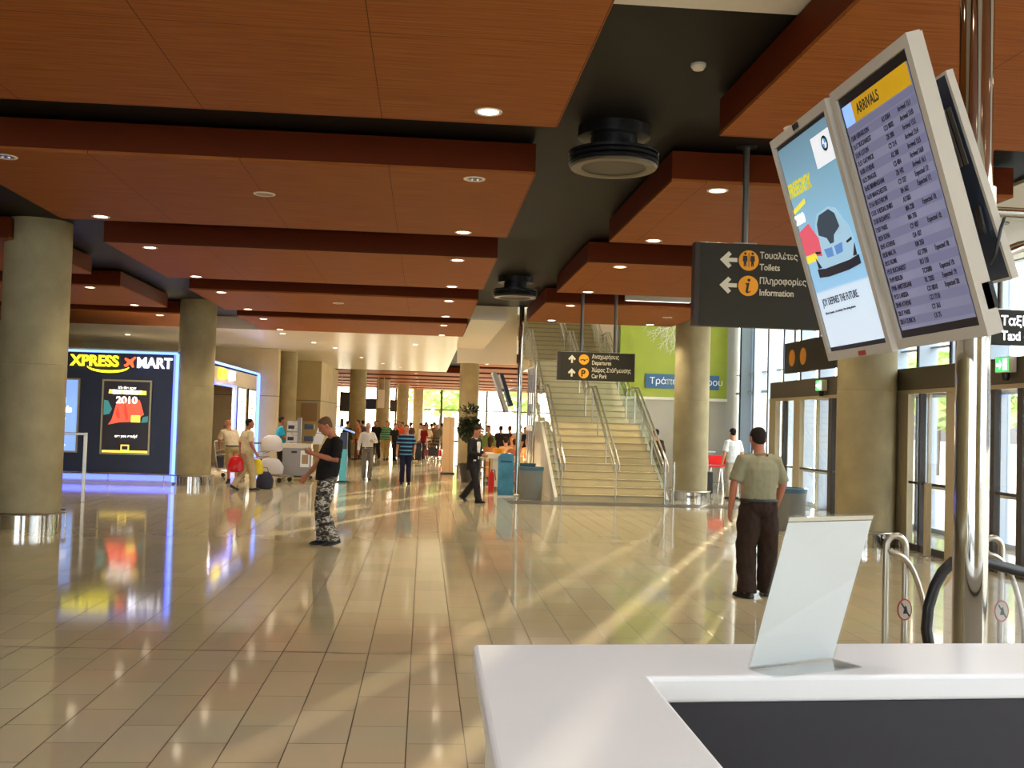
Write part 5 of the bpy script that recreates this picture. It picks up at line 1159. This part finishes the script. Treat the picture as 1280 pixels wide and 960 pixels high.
# others
person('person in a turquoise shirt standing behind the newspaper stand', (-4.15, 31.2, 0), -1.3, 1.72, 1.0, top=cloth(30, 150, 190), bottom=DARK, hair=DARK, vox=.012, seed=15, sk=(150, 95, 70), arms={'R': ((.24, .05, 1.16), (.2, .28, 1.05)), 'L': ((-.24, .05, 1.16), (-.2, .28, 1.05))})
person('person in a pale shirt mostly hidden behind the man in the green shirt', (7.72, 25.9, 0), .2, 1.76, 1.0, top=cloth(220, 224, 228), bottom=GREY, hair=DARK, vox=.012, seed=16)
person('person in dark brown clothes half hidden by the column beside the stairs', (6.15, 27.6, 0), .4, 1.68, 1.05, top=cloth(52, 34, 30), sleeve='long', bottom=DARK, hair=DARK, vox=.012, seed=17)
BACK = [  # x, y, facing, height, colours of top and bottom, hair, label
 (-3.25, 45.5, -.6, 1.62, (62, 58, 40), (60, 54, 44), DARK, 'distant person in an olive top at the shop-side end of the crowd'),
 (-2.75, 45.0, 1.9, 1.66, (168, 108, 60), (96, 60, 50), BROWN, 'distant person in a tan top and brown skirt by the first far column'),
 (-2.05, 46.6, 2.6, 1.66, (36, 30, 32), (48, 40, 40), BROWN, 'distant person in a black top right of the man in the white shirt'),
 (-1.58, 45.8, 2.9, 1.66, None, (176, 150, 96), DARK, 'distant person in a green striped shirt and khaki trousers in the crowd'),
 (-1.22, 45.0, -2.3, 1.56, (34, 28, 30), (34, 30, 30), DARK, 'distant person in dark clothes beside the striped jumper man'),
 (-1.12, 47.5, 3.0, 1.66, (214, 84, 36), (60, 50, 50), cloth(110, 40, 24), 'distant red-haired person in an orange top in the crowd'),
 (-.10, 47.5, 1.2, 1.60, (232, 222, 205), (70, 60, 54), DARK, 'distant person in a white top behind the striped jumper man'),
 (.02, 46.4, 2.2, 1.56, (120, 26, 36), (50, 40, 44), DARK, 'distant person in a crimson top right of the striped jumper man'),
 (.18, 49.2, 2.8, 1.54, (230, 214, 190), (90, 80, 70), BROWN, 'distant person in a cream top behind the crimson top'),
 (.36, 50.4, -.5, 1.60, (96, 44, 34), (70, 60, 50), DARK, 'distant person in a rust brown top near the trolley'),
 (.62, 49.4, .2, 1.58, (104, 100, 76), (70, 66, 54), GREY, 'distant broad person in an olive grey top behind the red suitcase'),
 (.86, 50.6, .6, 1.62, (128, 122, 110), (80, 76, 70), DARK, 'distant person in a grey top by the pale pillar, left one'),
 (1.12, 50.0, 2.0, 1.54, (226, 206, 176), (120, 100, 80), BROWN, 'distant person in a cream top partly behind the pale pillar'),
 (-.62, 52.0, .9, 1.62, (86, 60, 50), (60, 50, 46), DARK, 'distant person in a brown top far back in the crowd, middle'),
 (-2.4, 53.0, 2.4, 1.64, (150, 130, 110), (66, 60, 60), GREY, 'distant person in a taupe top far back in the crowd, column side'),
 (.1, 54.5, -1.5, 1.64, (200, 150, 60), (70, 60, 54), BROWN, 'distant person in a mustard top far back in the crowd'),
 (-2.9, 51.0, .4, 1.64, (70, 60, 80), (50, 46, 50), DARK, 'distant person in a plum top behind the tan top, by the first far column'),
 (-1.0, 50.2, 2.0, 1.62, (60, 70, 96), (50, 46, 50), BROWN, 'distant person in a slate blue top behind the striped jumper man'),
 (.55, 53.5, 1.0, 1.66, (150, 60, 50), (60, 50, 50), DARK, 'distant person in a brick red top at the back of the crowd'),
 (1.0, 55.0, -.8, 1.62, (206, 196, 180), (90, 80, 70), DARK, 'distant person in a beige top at the back, by the pale pillar'),
 (-1.75, 52.6, -2.4, 1.60, (190, 120, 90), (60, 56, 60), BROWN, 'distant person in a salmon top far back behind the green stripes'),
 (1.95, 38.2, .2, 1.60, (176, 160, 110), (70, 66, 60), BROWN, 'person in a sand top standing behind the potted tree'),
 (2.95, 40.5, -.2, 1.60, (90, 60, 50), (60, 50, 46), DARK, 'person in a chestnut top at the far back of the cafe crowd'),
 (3.75, 41.0, .5, 1.66, (206, 190, 176), (70, 66, 70), BROWN, 'person in an ivory top at the far back of the cafe, stair side'),
 (2.25, 36.5, 2.8, 1.56, (120, 150, 96), (90, 86, 76), GREY, 'person in a pale green top standing among the cafe crowd near the potted tree'),
 (2.75, 37.6, .3, 1.62, (44, 38, 42), (44, 38, 40), DARK, 'person in black standing left of the slim pole in the cafe crowd'),
 (3.15, 38.6, .3, 1.62, (52, 40, 38), (44, 38, 40), BROWN, 'person in dark brown standing right of the slim pole in the cafe crowd'),
 (3.42, 38.2, -.4, 1.66, (190, 186, 184), (70, 66, 70), DARK, 'person in a pale grey shirt standing in the cafe crowd'),
 (3.62, 37.2, .8, 1.62, (40, 36, 44), (40, 36, 40), DARK, 'person in a dark top standing at the stair wall end of the cafe crowd'),
 (2.5, 40.5, 1.5, 1.62, (150, 110, 70), (80, 70, 60), BROWN, 'person in a tan top standing at the back of the cafe crowd'),
]
for i, (x, y, r, h, c, b_, hr, lb) in enumerate(BACK):
    tp = cloth(*c) if c else stripes(C(120, 170, 120), C(60, 110, 80), .1, .5)
    sw_ = .05*(-1)**i
    person(lb, (x, y, 0), r, h, 1.0+.06*(i % 3), top=tp, bottom=cloth(*b_), hair=hr, sk=(200-12*(i % 3), 140-8*(i % 3), 104), vox=.02, seed=20+i, sleeve='short' if i % 3 else 'long', group=None,
           legs={'R': ((.1, .02+sw_, .5), (.1, sw_*2.2, .085), 0, 0), 'L': ((-.1, .02-sw_, .5), (-.1, -sw_*2.2, .085), 0, 0)})
SEAT = [(1.95, 30.9, -.3, (225, 150, 90), BROWN, 'seated cafe guest in a peach top nearest the potted tree'), (2.45, 31.3, .2, (228, 190, 150), DARK, 'seated cafe guest in a cream top left of the slim pole'), (2.75, 32.6, 2.9, (226, 110, 50), cloth(200, 120, 60), 'seated fair-haired cafe guest in an orange top'),
        (3.05, 30.6, .4, (226, 170, 110), cloth(210, 140, 80), 'seated blond cafe guest in an apricot top right of the slim pole'), (3.5, 31.8, -.2, (215, 130, 80), DARK, 'seated cafe guest in a terracotta top by the stair wall'), (2.5, 28.7, .1, (190, 110, 80), BROWN, 'seated cafe guest in a dusty pink top at the cloth table')]
def chair(x, y, rz, label):
    o = thing('cafe_chair', label, 'chair', (x, y, 0), rz, 'cafe chairs')
    MB().box(-.2, .2, -.2, .2, .42, .45).build('seat', 'wood_pale', o, bevel=.01); MB().box(-.2, .2, -.22, -.19, .6, .85).build('backrest', 'wood_pale', o, bevel=.01)
    for sx in (-.18, .18):
        MB().tube([(sx, -.2, 0), (sx, -.2, .62)], .014, 6).build('leg', 'steel', o, True); MB().tube([(sx, .18, 0), (sx, .18, .43)], .014, 6).build('leg', 'steel', o, True)
for i, (x, y, r, c, hr, lb) in enumerate(SEAT):
    chair(x-.0, y, r, 'cafe chair under the '+lb.replace('seated ', ''))
    person(lb, (x, y, -.0), r, 1.66, 1.0, hip=(0, -.02, .55), sh=(0, .02, 1.04), top=cloth(*c), bottom=DARK, hair=hr, vox=.02, seed=50+i, hem=.53, sk=(206, 150, 110), longhair=(i % 2 == 0),
           arms={'R': ((.22, .1, .78), (.14, .34, .78)), 'L': ((-.22, .1, .78), (-.14, .34, .78))},
           legs={'R': ((.1, .40, .52), (.1, .42, .085), 0, 0), 'L': ((-.1, .40, .52), (-.1, .38, .085), 0, 0)})
